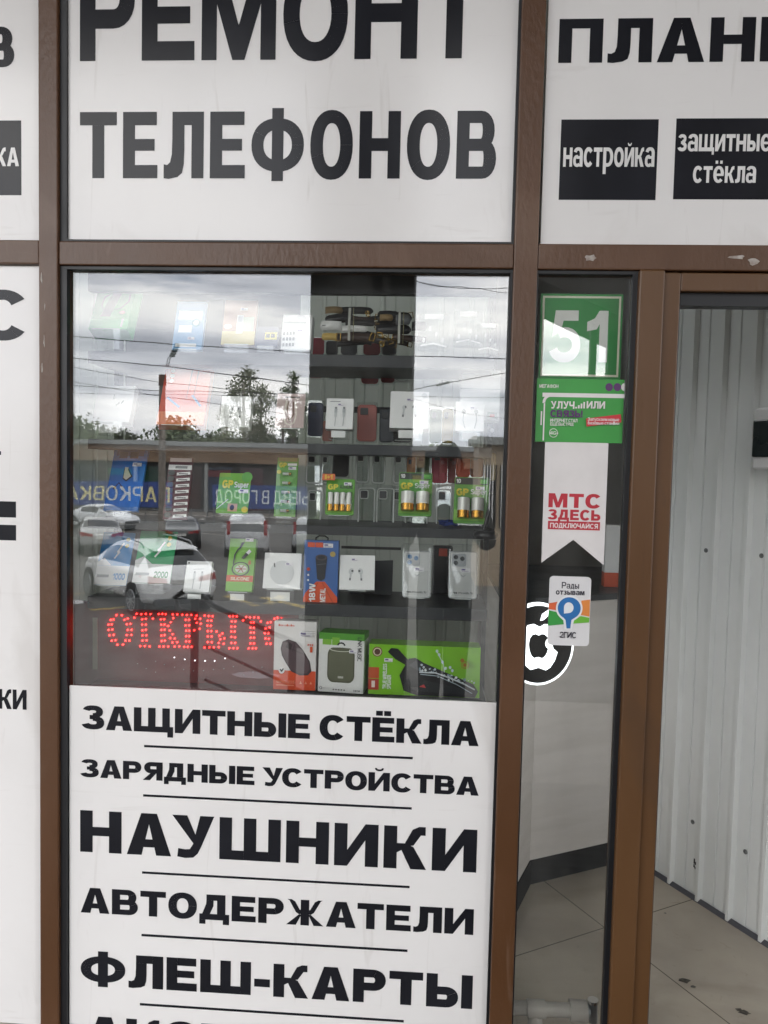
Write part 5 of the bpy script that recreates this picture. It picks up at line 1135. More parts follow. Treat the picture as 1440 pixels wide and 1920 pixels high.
# ------------------------------------------------------------------ cars
M_TYRE = mat('tyre_rubber', '#161617', .8); M_RIM = mat('alloy_rim', '#b5b7b9', .3, .8); M_TRIM = mat('car_trim', '#1d1e20', .5)
M_TAIL = mat('tail_lamp_red', '#8f0d12', .12); M_HEAD = mat('head_lamp', '#c9ccd0', .08); M_PLATE = mat('plate_white', '#d6d6d2', .4)
CAR = {   # x from the tail, bottom, shoulder, top, width, roof width (fractions of half width)
 'crossover': [(0, .46, .74, .76, .80, .78), (.06, .36, .98, 1.00, .92, .86), (.20, .30, 1.08, 1.14, .98, .80), (.62, .28, 1.12, 1.55, 1.0, .70), (.95, .27, 1.11, 1.63, 1.0, .72), (1.7, .27, 1.09, 1.69, 1.0, .73), (2.5, .27, 1.06, 1.67, 1.0, .72), (3.05, .27, 1.04, 1.52, 1.0, .70), (3.75, .28, 1.02, 1.08, .99, .80), (4.3, .30, .96, 1.00, .96, .84), (4.68, .34, .80, .84, .88, .80), (4.80, .45, .66, .68, .78, .74)],
 'sedan': [(0, .44, .72, .74, .82, .80), (.06, .34, .92, .95, .92, .86), (.55, .28, .96, 1.00, .98, .86), (.85, .26, .97, 1.06, 1.0, .78), (1.35, .25, .97, 1.38, 1.0, .70), (2.0, .25, .96, 1.46, 1.0, .72), (2.6, .25, .95, 1.43, 1.0, .71), (3.35, .25, .93, 1.00, 1.0, .78), (4.0, .28, .86, .90, .96, .84), (4.3, .32, .72, .75, .88, .80), (4.4, .42, .60, .62, .80, .76)],
 'van': [(0, .46, .80, .82, .86, .84), (.05, .34, 1.02, 1.05, .96, .90), (.16, .28, 1.08, 1.40, 1.0, .82), (.32, .27, 1.08, 1.68, 1.0, .80), (1.2, .26, 1.06, 1.74, 1.0, .80), (2.2, .26, 1.04, 1.72, 1.0, .78), (2.8, .26, 1.02, 1.55, 1.0, .76), (3.4, .27, 1.0, 1.06, .98, .82), (4.0, .32, .86, .90, .92, .82), (4.2, .42, .66, .68, .82, .78)]}
def make_car(name, label, style, col, pos, head, Wd=1.8, col2=None, sc_=1.0, rails=False):
    """head: unit direction on the real ground the bonnet points to"""
    st = CAR[style]; Lc = st[-1][0]; M = mat('car_paint_'+col.lstrip('#'), col, .28, 0.15, c2=tuple(x*.94 for x in lin(col)), scale=1.5, coat=.6)
    ang = math.atan2(head[1], head[0])
    t = thing(name, label, 'car', pos, (0, 0, ang), 'cars standing in the car park'); t.scale = (sc_, sc_, sc_)
    hw = Wd/2; rows = []
    for x, zb, zs, zt, w, wr in st:
        w *= hw; wr *= hw; zm = (zb+zs)/2
        h = [(w*.86, zb), (w*.97, zb+.10), (w, zm), (w*.985, zs-.12), (w*.955, zs), (wr*1.02, zs+(zt-zs)*.88), (wr*.84, zt-.004), (wr*.4, zt+.012)]
        rows.append([(x-Lc/2, y, z) for y, z in h]+[(x-Lc/2, -y, z) for y, z in reversed(h)])
    n = len(rows[0]); v = [p for r in rows for p in r]; f = []
    for i in range(len(rows)-1):
        for j in range(n): f.append((i*n+j, i*n+(j+1) % n, (i+1)*n+(j+1) % n, (i+1)*n+j))
    f += [tuple(range(n-1, -1, -1)), tuple((len(rows)-1)*n+j for j in range(n))]
    f = [q[::-1] for q in f]
    cab = [i for i in range(len(st)) if st[i][3]-st[i][2] > .25]; a, b = cab[0], cab[-1]
    def zone(i, j):
        """which pane, if any, a facet of the shell belongs to"""
        if j in (4, n-6) and a <= i < b: return 1 if j == 4 else 2
        if 5 <= j <= n-7 and j < n-6:
            if i == a-1: return 3
            if i == b: return 4
        return 0
    zn = [zone(k//n, k % n) for k in range((len(rows)-1)*n)]+[0, 0]
    tmp = bpy.data.meshes.new('shell'); tmp.from_pydata(v, [], f); tmp.polygons.foreach_set('material_index', zn)
    for _ in range(5): tmp.materials.append(M)
    to = bpy.data.objects.new('shell', tmp); C.objects.link(to); ms_ = to.modifiers.new('s', 'SUBSURF'); ms_.levels = 2
    ev = bpy.data.meshes.new_from_object(to.evaluated_get(bpy.context.evaluated_depsgraph_get()))
    bpy.data.objects.remove(to)
    vs = [tuple(q.co) for q in ev.vertices]
    for zi, nm in enumerate(('body', 'side_window', 'side_window', 'rear_window', 'windscreen')):
        fs = [tuple(p.vertices) for p in ev.polygons if p.material_index == zi]; used = sorted({q for fc in fs for q in fc}); ix = {q: k for k, q in enumerate(used)}
        MB().mesh([vs[q] for q in used], [tuple(ix[q] for q in fc) for fc in fs], M if zi == 0 else M_CGLASS, True).build(nm, t)
    # wheels
    wr_ = .36 if style == 'crossover' else .315
    for x in (.82 if style != 'van' else .7, Lc-.90):
        for s in (-1, 1):
            yc = s*(hw-.11); xx = x-Lc/2
            ar = MB(); ar.cyl((xx, s*(hw-.16), wr_+.01), (xx, s*(hw+.006), wr_+.01), wr_+.075, M_TRIM, n=24); ar.build('wheel_arch', t)
            w = MB(); w.cyl((xx, yc-s*.10, wr_), (xx, yc+s*.125, wr_), wr_, M_TYRE, n=26); wo = w.build('wheel', t, .02)
            r_ = MB(); r_.cyl((xx, yc+s*.126, wr_), (xx, yc+s*.130, wr_), wr_*.70, M_TRIM, n=22)
            r_.cyl((xx, yc+s*.1305, wr_), (xx, yc+s*.142, wr_), wr_*.16, M_RIM, n=10)
            for k in range(10):
                an = k*math.pi/5+.1; dx, dz = math.cos(an), math.sin(an); px_, pz_ = -dz*.022, dx*.022
                q = [(xx+dx*.04+px_, yc+s*.138, wr_+dz*.04+pz_), (xx+dx*wr_*.68+px_, yc+s*.138, wr_+dz*wr_*.68+pz_), (xx+dx*wr_*.68-px_, yc+s*.138, wr_+dz*wr_*.68-pz_), (xx+dx*.04-px_, yc+s*.138, wr_+dz*.04-pz_)]
                r_.face(q if s < 0 else q[::-1], M_RIM)
            r_.tube([(xx+wr_*.70*math.cos(i*math.pi/12), yc+s*.128, wr_+wr_*.70*math.sin(i*math.pi/12)) for i in range(24)], .014, M_RIM, 6, True)
            r_.build('rim', wo)
    X = -Lc/2
    zt_ = st[1][2]
    for s in (-1, 1):
        if style == 'van': MB().box(X+.03, s*hw*.82-.07, .92, X+.14, s*hw*.82+.07, 1.52, M_TAIL).build('tail_lamp', t, .02)
        else: MB().mesh([(X+.005, s*hw*.40, zt_-.16), (X+.03, s*hw*.88, zt_-.14), (X+.40, s*hw*.985, zt_-.02), (X+.40, s*hw*.985, zt_+.02), (X+.05, s*hw*.86, zt_+.03), (X+.03, s*hw*.40, zt_-.06)] if s < 0 else [(X+.03, s*hw*.40, zt_-.06), (X+.05, s*hw*.86, zt_+.03), (X+.40, s*hw*.985, zt_+.02), (X+.40, s*hw*.985, zt_-.02), (X+.03, s*hw*.88, zt_-.14), (X+.005, s*hw*.40, zt_-.16)], [(0, 5, 4, 1), (1, 4, 3, 2)] if s < 0 else [(5, 0, 1, 4), (4, 1, 2, 3)], M_TAIL).build('tail_lamp', t)
        zf = st[-2][2]
        MB().lathe((-X-.20, s*hw*.70, zf-.04), [(.02, -.06), (.13, -.03), (.14, .02), (.09, .07)], M_HEAD, 14).build('headlight', t)
        MB().box(Lc*.70-Lc/2, s*(hw+.02)-.02 if s < 0 else hw+.0, 1.00, Lc*.70-Lc/2+.12, s*(hw+.02)+.0 if s < 0 else hw+.17, 1.13, M) if 0 else None
        m = MB(); y0, y1 = sorted((s*(hw*.95), s*(hw+.17))); m.box(Lc*.70-Lc/2, y0, .98, Lc*.70-Lc/2+.11, y1, 1.12, M); m.build('side_mirror', t, .03)
        if style == 'crossover': MB().box(X+1.3, s*hw*1.003-.004, .86, X+1.5, s*hw*1.003+.004, .89, M).build('door_handle', t, .004)
    MB().box(X-.015, -.26, .78 if style == 'crossover' else .66, X+.03, .26, .89 if style == 'crossover' else .77, M_PLATE).build('number_plate', t)
    MB().box(X+.0, -hw*.74, .30, X+.14, hw*.74, .47, M_TRIM).build('lower_bumper', t, .03)
    MB().box(-X-.05, -hw*.6, .42, -X+.01, hw*.6, .58, M_TRIM).build('grille', t, .02)
    if rails:
        for s in (-1, 1): MB().tube([(X+.9, s*hw*.66, 1.60), (X+1.05, s*hw*.66, 1.68), (X+1.9, s*hw*.66, 1.735), (X+2.7, s*hw*.66, 1.71), (X+2.85, s*hw*.66, 1.64)], .018, M_STEEL, 8).build('roof_rail', t)
        m = MB(); m.mesh([(X+.50, 0, 1.60), (X+.50, -hw*.60, 1.56), (X+.50, hw*.60, 1.56), (X+.78, -hw*.62, 1.60), (X+.78, hw*.62, 1.60), (X+.46, -hw*.56, 1.54), (X+.46, hw*.56, 1.54)], [(5, 6, 2, 1), (1, 2, 4, 3)], M); m.build('spoiler', t)
        MB().cyl((X+.95, 0, 1.66), (X+.80, 0, 1.80), .012, M_TRIM, r1=.003, n=8).build('aerial', t)
    return t
def center(px_r, px_f, Lc, x_r, wb, side, hw):
    pass
# near crossover: tail towards us, bonnet away to the left
rw = Vector(RG(247, 1152)); fw = Vector(RG(190, 1127)); hd = (fw-rw).normalized()
Lx = 4.8; perp = Vector((hd.y, -hd.x, 0))     # to the right of travel
cands = [rw+hd*(Lx/2-.82)+perp*s*.94 for s in (-1, 1)]
ctr = max(cands, key=lambda c: c.x)           # the body lies to the +X side of the wheels we see
make_car('crossover', 'white crossover with roof rails standing nearest the steps, mirrored in the window', 'crossover', '#e2e3e3', (ctr.x, ctr.y, ZL), (hd.x, hd.y), 1.92, rails=True, sc_=1.07)
def car_px(px, py, D_adj=0):
    return RG(px, py)
def away(c, k=0.0):
    return Vector((c[0]+k, c[1]-1.95, 0)).normalized()
def stand_at(px, py, Lc, k=0.0):
    """tail bumper over the photo pixel, bonnet pointing away from the shop"""
    c = RG(px, py); h = away(c, k); return (c[0]+h.x*Lc/2, c[1]+h.y*Lc/2, ZL), h
p_, h_ = stand_at(190, 1043, 4.4, -1.5); make_car('saloon_car', 'silver saloon seen from behind, left of the white crossover', 'sedan', '#a3a4a3', p_, h_, 1.72, sc_=1.04)
c_ = RG(183, 993); make_car('saloon_car', 'white saloon seen from the side beyond the silver one', 'sedan', '#d0d2d4', (c_[0], c_[1]-.6, ZL), Vector((.93, .36, 0)).normalized(), 1.75)
p_, h_ = stand_at(338, 1034, 4.4, 1.0); make_car('saloon_car', 'dark grey saloon parked behind the white crossover', 'sedan', '#2c2f31', p_, h_, 1.72)
p_, h_ = stand_at(462, 1048, 4.2, -.4); make_car('people_carrier', 'silver people carrier with tall red tail lamps, seen from behind', 'van', '#b9bbbd', p_, h_, 1.78, sc_=1.05)
p_, h_ = stand_at(578, 1040, 4.2, 4); make_car('hatchback', 'pale car half hidden by the dark pillar reflection', 'van', '#c6cacb', p_, h_, 1.75, sc_=.93)

# ------------------------------------------------------------------ banners on the fence, building, pole, wires
M_BAN = mat('banner_blue', '#1f3f86', .5, c2='#1a3673', scale=2); M_BANT = mat('banner_cream', '#d9cf9a', .5); M_BANW = mat('banner_white', '#d5dae0', .5)
DB = 46.0
fence = thing('railing_fence', 'low grey metal railing across the far side of the car park', 'fence', (-14, -DB-.08, ZL))
fr_ = MB(); fr_.box(-12, -.02, .95, 8, .02, 1.0, M_STEEL).box(-12, -.02, .12, 8, .02, .16, M_STEEL); fr_.build('rail', fence)
for i in range(21): MB().box(-12+i-.03, -.03, 0, -12+i+.03, .03, 1.05, M_STEEL).build('post', fence)
for lab, txt, x0, x1, y0, y1, m in (('blue banner reading ПАРКОВКА in cream letters, mirrored at the left', 'ПАРКОВКА', 120, 323, 905, 946, M_BANT), ('blue banner reading ВЫЕЗД В ГОРОД in white letters, mirrored at the middle', 'ВЫЕЗД В ГОРОД', 398, 600, 914, 951, M_BANW)):
    a = RP(x0, y1, DB); b = RP(x1, y0, DB); xm = (a[0]+b[0])/2; w = abs(b[0]-a[0]); h = b[2]-a[2]
    t = thing('banner', lab, 'banner', (xm, -DB, a[2]), (0, 0, math.pi))
    MB().box(-w/2, 0, 0, w/2, .03, h, M_BAN).build('cloth', t); g = MB(); put_text(g, txt, -w*.475, h*.22, w*.475, h*.80, -.004, m, S=.19, B=.13, gap=.16); g.build('lettering', t)
    for s in (-1, 1): MB().box(s*(w/2-.06)-.04, .031, ZL-a[2], s*(w/2-.06)+.04, .11, h, M_STEEL).build('post', t)
D1 = 58.0
bl = thing('market_hall', 'long low market hall with a brown fascia and dark glazed shopfronts across the car park', 'building', (-12, -D1, ZL))
z = lambda py, px=300: RP(px, py, D1)[2]-ZL
zt, zf0, zf1 = z(828), z(836), z(866)
M_BRF = mat('brown_fascia', '#7d6650', .6, c2='#6d5844', scale=.6, stretch=(1, 1, 6)); M_GRYF = mat('grey_roof_edge', '#8e918f', .6); M_HALL = mat('hall_wall', '#3d3936', .6, c2='#2d2b2a', scale=.5)
MB().box(-40, -14, 0, 34, -.3, zf1, M_HALL).build('wall', bl); MB().box(-40.4, -14, zf0, 34.4, 1.4, zt, M_GRYF).build('roof', bl)
MB().box(-40.2, -.29, zf1, 34.2, 1.2, zf0-.002, M_BRF).build('fascia', bl)
hues = ['#20303a', '#3a2a3f', '#1f4a3a', '#47302a', '#2a3a55', '#4f1f2a', '#25452a', '#383838']
for i in range(26):
    x = -38+i*2.7; w_ = random.uniform(1.7, 2.3)
    wn = MB().box(x, -.299, .35, x+w_, -.24, zf1-.35, mat('shop_glass_%d' % (i % 8), hues[i % 8], .15)).build('shopfront', bl)
    if i % 3 == 0: MB().box(x+.1, -.239, zf1-1.1, x+w_-.1, -.21, zf1-.6, mat('shop_board_%d' % (i % 4), ['#8a2f3a', '#2f7a4a', '#b7a23c', '#cfcfca'][i % 4], .5)).build('sign_board', wn)
for i in range(13): MB().box(-39+i*5.6, .8, 0, -38.75+i*5.6, 1.05, zf1, M_GRYF).build('column', bl)
# utility pole with insulators
pb = RP(302, 1000, 30); pt_ = RP(303, 706, 30)
up = thing('utility_pole', 'tall round concrete pole carrying overhead wires, mirrored left of centre', 'pole', (pb[0], -30, ZL))
MB().cyl((0, 0, 0), (0, 0, pt_[2]-ZL), .17, mat('pole_concrete', '#7d756c', .8, c2='#6a635b', scale=5), r1=.13, n=14).build('mast', up)
MB().cyl((0, 0, pt_[2]-ZL-.35), (0, 0, pt_[2]-ZL+.1), .16, mat('rusty_cap', '#5d4130', .7), r1=.15, n=14).build('cap', up)
def wire(lab, pts, D, r=.02, parent=None, sag=.0):
    q = []
    W = [Vector(RP(px, py, D)) for px, py in pts]
    for i in range(len(W)-1):
        for k in range(8): u = k/8; q.append(W[i].lerp(W[i+1], u)-Vector((0, 0, sag*4*u*(1-u))))
    q.append(W[-1]); o = W[0]
    ob = MB().tube([p-o for p in q], r, mat('wire_black', '#1b1c1e', .5), 6).build('overhead_wire'); ob.location = o
    return tag(ob, lab, 'wire', 'overhead wires across the sky')
wire('overhead wire running highest across the left sky reflection, past the insulators', [(60, 622), (325, 646), (620, 662)], 26, .017)
wire('overhead wire just below the insulators in the left sky reflection', [(60, 664), (310, 686), (620, 728)], 26, .017)
wire('thin overhead wire above the red box, sloping to the birch tops', [(60, 676), (300, 716), (620, 750)], 26, .010)
wire('overhead wire sloping down from the left edge to the pole top', [(60, 704), (302, 742), (620, 788)], 30, .012)
wire('nearly level overhead wire passing the pole at the tree tops', [(60, 719), (302, 732), (620, 740)], 34, .015)
wire('faint level overhead wire lowest across the left sky', [(60, 736), (440, 741), (620, 743)], 38, .010)
wire('overhead wire at the top right corner of the sky reflection', [(760, 518), (860, 536), (1000, 530)], 26, .012, sag=.15)
wire('overhead wire just below the top right one, sagging', [(760, 522), (900, 540), (1000, 546)], 26, .010, sag=.1)
wire('level overhead wire right of the pillar at shelf height', [(755, 667), (1000, 673)], 26, .017)
wire('overhead wire rising to the right through a clamp, right of the pillar', [(750, 735), (830, 718), (1000, 690)], 26, .014)
wire('low overhead wire right of the pillar above the white boxes', [(750, 742), (1000, 746)], 30, .010)
wire('lowest overhead wire right of the pillar, sloping down', [(750, 740), (880, 776), (1000, 790)], 30, .010)
i0 = Vector(RP(310, 686, 26)); ins = thing('insulator_string', 'string of dark insulators on a bent bracket between two overhead wires', 'insulator', i0)
loc_ = lambda px, py: Vector(RP(px, py, 26))-i0
for dx in (0, 4): MB().tube([loc_(310+dx, 686), loc_(313+dx, 672), loc_(317+dx, 667), loc_(322, 666)], .018, M_STEEL, 6).build('bracket', ins)
i1, i2 = loc_(321, 667), loc_(331, 646)
for k in range(6): c_ = i1.lerp(i2, k/5); MB().lathe(c_, [(.03, -.06), (.12, -.02), (.10, .03), (.03, .05)], mat('insulator_glass', '#23302e', .3), 10).build('insulator', ins)
c0 = Vector(RP(828, 718, 26)); cl_ = thing('wire_clamp', 'ribbed grey clamp on the rising overhead wire right of the pillar', 'clamp', c0)
for k in range(5): p_ = Vector(RP(820+k*5, 721-k*1.2, 26))-c0; MB().lathe(p_, [(.02, -.04), (.07, -.02), (.07, .02), (.02, .04)], M_STEEL, 8).build('disc', cl_)

# ------------------------------------------------------------------ trees beyond the hall
M_BARK = mat('bark', '#4a4038', .9, c2='#6e665c', scale=14, bump=.3); M_BIRCH = mat('birch_bark', '#a39d92', .8, c2='#4b453f', scale=9, lo=.5, hi=.62, stretch=(1, 1, .3))
def leafmat(n, c, c2): return mat(n, c, .6, c2=c2, scale=.9, lo=.35, hi=.65)
L1 = leafmat('birch_leaves', (.33, .35, .24), (.22, .25, .15)); L2 = leafmat('dark_leaves', (.095, .125, .06), (.12, .155, .07)); L3 = leafmat('fresh_leaves', (.12, .17, .06), (.08, .11, .05))
def crown_mesh(n, m, seed, H, R, nl, size, droop=0, tall=1.0):
    rnd = random.Random(seed); mb = MB(); cl = []
    for _ in range(30):
        a = rnd.uniform(0, 6.28); u = rnd.uniform(-.95, 1); rr = R*math.sqrt(max(.05, 1-u*u))*rnd.uniform(.25, .95)*(1-.25*max(0, u))
        cl.append((Vector((rr*math.cos(a), rr*math.sin(a), H*.62+u*H*.40*tall)), R*rnd.uniform(.22, .46)))
    for _ in range(nl):
        c, r = rnd.choice(cl); d = Vector((rnd.gauss(0, 1), rnd.gauss(0, 1), rnd.gauss(0, 1))).normalized()*r*rnd.random()**.5
        p = c+d; p.z -= droop*abs(rnd.gauss(0, 1))*R*.3
        x = Vector((rnd.gauss(0, 1), rnd.gauss(0, 1), rnd.gauss(0, 1))).normalized(); y = x.orthogonal().normalized(); s = size*rnd.uniform(.6, 1.4)
        mb.face([p-x*s, p+y*s*.6, p+x*s, p-y*s*.6], m)
    return mb, cl
def make_tree(name, label, cat, group, leaf, bark, seed, H, R, nl, size, droop=0, tall=1.0):
    t = thing(name, label, cat, (0, 0, 0), group=group); mb, cl = crown_mesh(name, leaf, seed, H, R, nl, size, droop, tall); mb.build('crown', t)
    k = MB(); k.tube([(0, 0, 0), (.1, .05, H*.3), (.05, -.08, H*.62), (.0, 0, H*.93)], .16, bark, 8)
    for c, r in cl[:11]:
        z0 = H*(.25+.5*random.random())*min(1, c.z/(H*.6)); k.tube([(.06, 0, z0), (c.x*.5, c.y*.5, (z0+c.z)/2+.2), tuple(c)], .055, bark, 6)
    k.build('trunk', t); return t
def place(t, px, D, rz=0, s=1, label=None):
    x = RP(px, 850, D)[0]; t.location = (x, -D, ZL); t.rotation_euler = (0, 0, rz); t.scale = (s, s, s)
    if label: t['label'] = label
    return t
DT = 78.0
top = lambda py, px, D: RP(px, py, D)[2]-ZL
H1 = top(702, 455, DT)
b1 = make_tree('birch_tree', 'tallest loose birch crown beyond the hall, mirrored left of the pillar', 'tree', 'trees beyond the market hall', L1, M_BIRCH, 3, H1, 2.9, 3400, .14, .25, 1.0); place(b1, 455, DT)
b2 = dup(b1, (RP(488, 850, DT+3)[0], -DT-3, ZL), 2.1, 'birch crown close to the right of the tallest birch', (.75, .75, .90)); b3 = dup(b1, (RP(425, 850, DT+2)[0], -DT-2, ZL), 4.0, 'slim birch crown close to the left of the tallest birch', (.55, .55, .74))
b4 = make_tree('poplar_tree', 'pointed poplar beside the pillar edge, beyond the hall', 'tree', 'trees beyond the market hall', L3, M_BARK, 8, top(706, 548, DT), 2.0, 2600, .13, .15, 1.0); place(b4, 548, DT)
b5 = dup(b4, (RP(570, 850, DT+4)[0], -DT-4, ZL), 1.2, 'second pointed poplar half behind the pillar reflection', (1.1, 1.1, .86))
b6 = dup(b4, (RP(530, 850, DT+5)[0], -DT-5, ZL), 3.2, 'shorter poplar left of the pointed one', (.9, .9, .66))
br = make_tree('broad_tree', 'round dark tree in the far row, left of the pole', 'tree', 'low trees in the row beyond the hall', L2, M_BARK, 12, 6.5, 5.0, 4600, .25); place(br, 225, 92)
rt_ = [(60, 94, 1.05, 'dark tree of the far row at the left window edge'), (105, 90, 1.12, 'dark tree of the far row just inside the left edge'), (140, 92, 1.15, 'tallest dark tree of the far row, above the banner'), (180, 95, .98, 'dark tree of the far row above the blue card'), (262, 96, .80, 'low dark tree in the dip of the far row'), (300, 98, .86, 'dark tree of the far row behind the pole'), (338, 90, 1.12, 'tree with a bushy top behind the red box'), (372, 94, .94, 'dark tree of the far row right of the red box'), (402, 95, 1.0, 'dark tree of the far row left of the birches'), (440, 96, .9, 'dark tree of the far row under the birches'),
       (500, 95, .95, 'dark tree of the far row between birches and poplars'), (600, 94, 1.0, 'dark tree of the far row behind the pillar'), (760, 96, .78, 'dark tree of the far row just right of the pillar'), (800, 90, .86, 'dark tree of the far row under the earphone box'), (835, 95, .76, 'dark tree of the far row right of the earphone box'), (870, 93, .72, 'low dark tree of the far row near the right post'), (920, 95, .92, 'dark tree of the far row beside the right post')]
for k, (px, D, s, lab) in enumerate(rt_): dup(br, (RP(px, 850, D)[0], -D, ZL), k*1.3, lab, (s*random.uniform(.9, 1.15), s, s*random.uniform(.94, 1.04)))
# ------------------------------------------------------------------ to the right: entrance shelter and a kiosk
DS = 6.2
es0 = RP(1018, 700, DS); sh_ = thing('entrance_shelter', 'dark sloping shelter roof on posts with a solid panel, mirrored in the narrow pane', 'shelter', (es0[0], -DS, -.03))
fx = lambda px, py: (RP(px, py, DS)[0]-es0[0], RP(px, py, DS)[2]+.03)
A_, B_, C_ = fx(968, 540), fx(1030, 566), fx(1142, 620)
m = MB(); q = [A_, (A_[0], 8.5), (C_[0]+2.2, 8.5), (C_[0]+2.2, C_[1]-.9), C_, B_]; m.plate(q, -.7, .7, mat('shelter_dark', '#3c3a38', .6)); m.build('roof', sh_)  # roof face carried far up to darken the mirrored view
MB().box(fx(968, 700)[0], -.06, 0, fx(1017, 700)[0], .06, 4.2, mat('shelter_dark', '#3c3a38', .6)).build('post', sh_)
MB().box(fx(1106, 700)[0], -.05, 0, fx(1117, 700)[0], .05, 4.2, mat('shelter_dark', '#3c3a38', .6)).build('post', sh_)
MB().box(fx(1139, 700)[0], -.06, 0, fx(1190, 700)[0]+2, .06, 4.2, mat('shelter_dark', '#3c3a38', .6)).build('post', sh_)
MB().box(fx(968, 700)[0], -.03, -2.27, fx(1190, 700)[0], .03, fx(1030, 702)[1], mat('shelter_panel', '#55524e', .5)).build('side_panel', sh_)  # panel carried down to the ground to darken the reflection
DK = 24.0
k0, k1 = RP(893, 985, DK), RP(1012, 836, DK)
kk = thing('kiosk', 'small beige kiosk with barred windows beyond the shelter, mirrored at the right post', 'kiosk', ((k0[0]+k1[0])/2, -DK, ZL))
w = (k1[0]-k0[0])/2; h = k1[2]-ZL
MB().box(-w, -3, 0, w, 0, h, mat('kiosk_beige', '#a3927c', .6)).build('wall', kk); MB().box(-w-.2, -3.2, h, w+.2, .3, h+.25, M_GRYF).build('roof', kk)
for i in range(3):
    wn = MB().box(-w*.85+i*w*.6, .001, h*.42, -w*.85+i*w*.6+w*.48, .05, h*.86, M_CGLASS).build('window', kk); b_ = MB()
    for j in range(4): b_.box(-w*.85+i*w*.6+w*.1*j+.04, .051, h*.42, -w*.85+i*w*.6+w*.1*j+.08, .08, h*.86, M_WHITEP)
    b_.build('bars', wn)

# ------------------------------------------------------------------ the person taking the picture, seen only as a dim reflection
def skin_mesh(name, joints, edges, m, root=0):
    me = bpy.data.meshes.new(name); me.from_pydata([j[0] for j in joints], edges, []); me.materials.append(m)
    o = bpy.data.objects.new(name, me); C.objects.link(o)
    sk = o.modifiers.new('skin', 'SKIN'); sk.use_smooth_shade = True
    me.skin_vertices or None
    for i, j in enumerate(joints):
        sv = me.skin_vertices[0].data[i]; sv.radius = j[1] if isinstance(j[1], tuple) else (j[1], j[1]); sv.use_root = (i == root)
    ss = o.modifiers.new('subdivision', 'SUBSURF'); ss.levels = 2; ss.render_levels = 2
    return o
PX_, PY_ = .10, -2.42
M_SKIN = mat('skin', '#b98d74', .5); M_JKT = mat('dark_jacket', '#2a2c33', .75, c2='#202228', scale=9, bump=.2, bscale=80); M_JEAN = mat('dark_jeans', '#2b3140', .8, c2='#222735', scale=12)
pr = thing('person', 'person in a dark jacket and jeans holding up a phone with both hands, dimly mirrored', 'person', (PX_, PY_, -.03))
J = [((0, 0, .96), (.155, .11)), ((0, .0, 1.14), (.145, .10)), ((0, -.01, 1.34), (.185, .115)), ((0, 0, 1.47), (.075, .07)), ((0, .01, 1.54), (.055, .055)),
     ((-.19, -.01, 1.42), .066), ((-.24, .10, 1.20), .050), ((-.14, .33, 1.42), .038), ((-.095, .395, 1.50), .026),
     ((.19, -.01, 1.42), .066), ((.24, .10, 1.20), .050), ((.06, .33, 1.42), .038), ((-.02, .395, 1.50), .026),
     ((-.08, 0, .90), .098), ((-.072, .02, .50), .074), ((-.075, -.02, .10), .056), ((-.085, .09, .035), .040),
     ((.08, 0, .90), .098), ((.072, .02, .50), .074), ((.075, -.02, .10), .056), ((.085, .09, .035), .040)]
Ed = [(0, 1), (1, 2), (2, 3), (3, 4), (2, 5), (5, 6), (6, 7), (7, 8), (2, 9), (9, 10), (10, 11), (11, 12), (0, 13), (13, 14), (14, 15), (15, 16), (0, 17), (17, 18), (18, 19), (19, 20)]
bo = skin_mesh('body', J, Ed, M_JKT); bo.parent = pr
hd_ = MB(); v_ = []; nu, nv = 20, 14
for i in range(nv+1):
    th = math.pi*i/nv
    for j in range(nu):
        ph = 2*math.pi*j/nu; x = .076*math.sin(th)*math.cos(ph); y = .094*math.sin(th)*math.sin(ph); z_ = .118*math.cos(th)
        if z_ < 0: x *= 1+.9*z_/.118*.28; y *= 1+z_/.118*.18
        if abs(math.cos(ph)) < .30 and math.sin(ph) > 0 and -.035 < z_ < .02: y += .018*(1-abs(math.cos(ph))/.30)
        v_.append((x, y+.03, z_+1.655))
hd_.mesh(v_, [(i*nu+j, (i+1)*nu+j, (i+1)*nu+(j+1) % nu, i*nu+(j+1) % nu) for i in range(nv) for j in range(nu)], M_SKIN, True)
ho = hd_.build('head', pr)
hm = MB(); hv = [(x*1.07, (y-.03)*1.07+.024, (z_-1.655)*1.06+1.665) for x, y, z_ in v_]
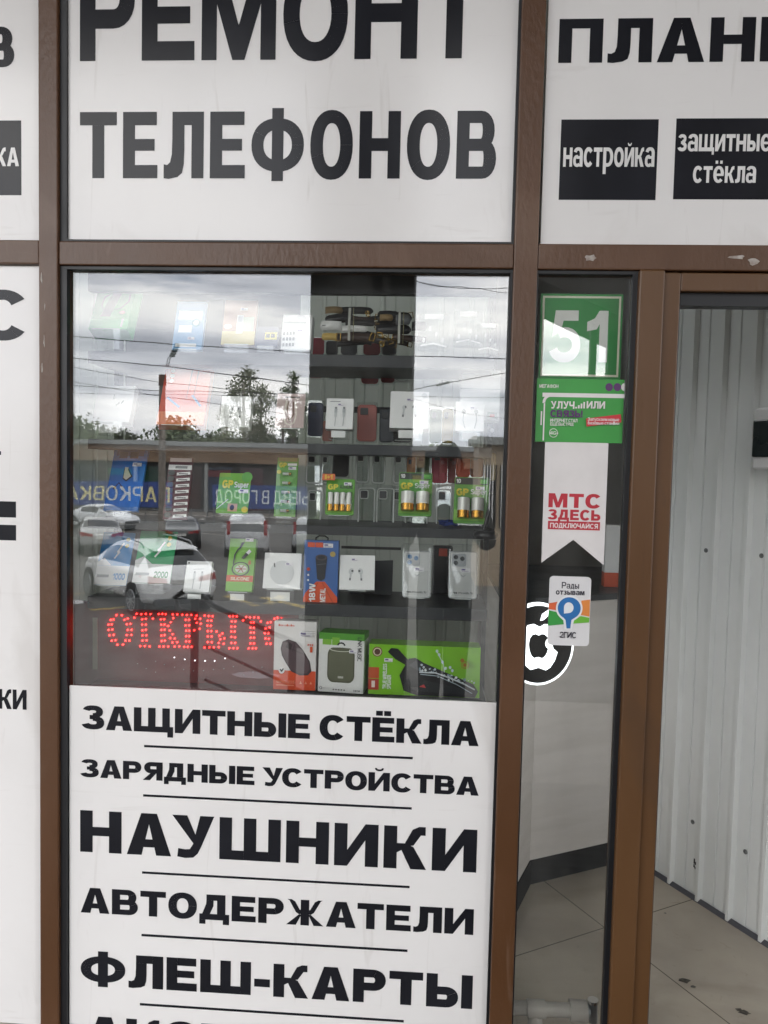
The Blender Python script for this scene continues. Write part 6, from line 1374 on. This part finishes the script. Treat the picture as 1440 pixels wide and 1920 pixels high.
hm.mesh(hv, [(i*nu+j, (i+1)*nu+j, (i+1)*nu+(j+1) % nu, i*nu+(j+1) % nu) for i in range(nv) for j in range(nu) if hv[i*nu+j][2] > 1.70 or (hv[i*nu+j][1] < .03 and hv[i*nu+j][2] > 1.60)], mat('dark_hair', '#241c17', .6, bump=.4, bscale=120), True); hm.build('hair', pr)
for s_ in (-1, 1):
    MB().lathe((s_*.030, .122, 1.665), [(.011, -.004), (.011, .0), (.005, .003)], M_WHITEP, 10, 'y').build('eye', ho); MB().lathe((s_*.078, .03, 1.65), [(.006, -.028), (.014, -.01), (.016, .014), (.006, .028)], M_SKIN, 10).build('ear', ho)
MB().tube([(-.022, .113, 1.605), (0, .121, 1.603), (.022, .113, 1.605)], .005, mat('lips', '#8d5a50', .5), 6).build('mouth', ho)
for s_, wx in ((-1, -.095), (1, -.02)):
    hj = [((wx, .395, 1.50), .024), ((wx-s_*(-.004), .425, 1.55), (.030, .018))]; he = [(0, 1)]
    for k in range(4):
        b0_ = len(hj); fx0 = wx+s_*.012; zf_ = 1.545+.021*k
        hj += [((fx0+s_*.014, .432, zf_), .0095), ((fx0+s_*.012, .452, zf_+.004), .0088), ((fx0-s_*.006+0, .462-.002*k, zf_+.006), .0075)]; he += [(1, b0_), (b0_, b0_+1), (b0_+1, b0_+2)]
    b0_ = len(hj); hj += [((wx-s_*.0, .430, 1.585), .011), ((wx-s_*.020, .434, 1.605), .009)]; he += [(1, b0_), (b0_, b0_+1)]
    h_o = skin_mesh('hand', hj, he, M_SKIN); h_o.parent = pr
ph = thing('phone', 'black phone held up by the person, dimly mirrored', 'phone', (-.058+PX_-.03, -1.972, 1.625), (rad(-3.3), 0, rad(3.3)))
MB().plate(rr_pts(-.038, -.10, .038, .062, .009), .0, .008, M_DARKP).build('phone_body', ph)
MB().plate(rr_pts(-.034, -.096, .034, .058, .007), .0083, .0087, M_CGLASS).build('screen', ph)
for z_ in (.020, -.005): MB().cyl((.018, -.0003, z_), (.018, -.0022, z_), .009, M_CGLASS, n=14).build('lens', ph)
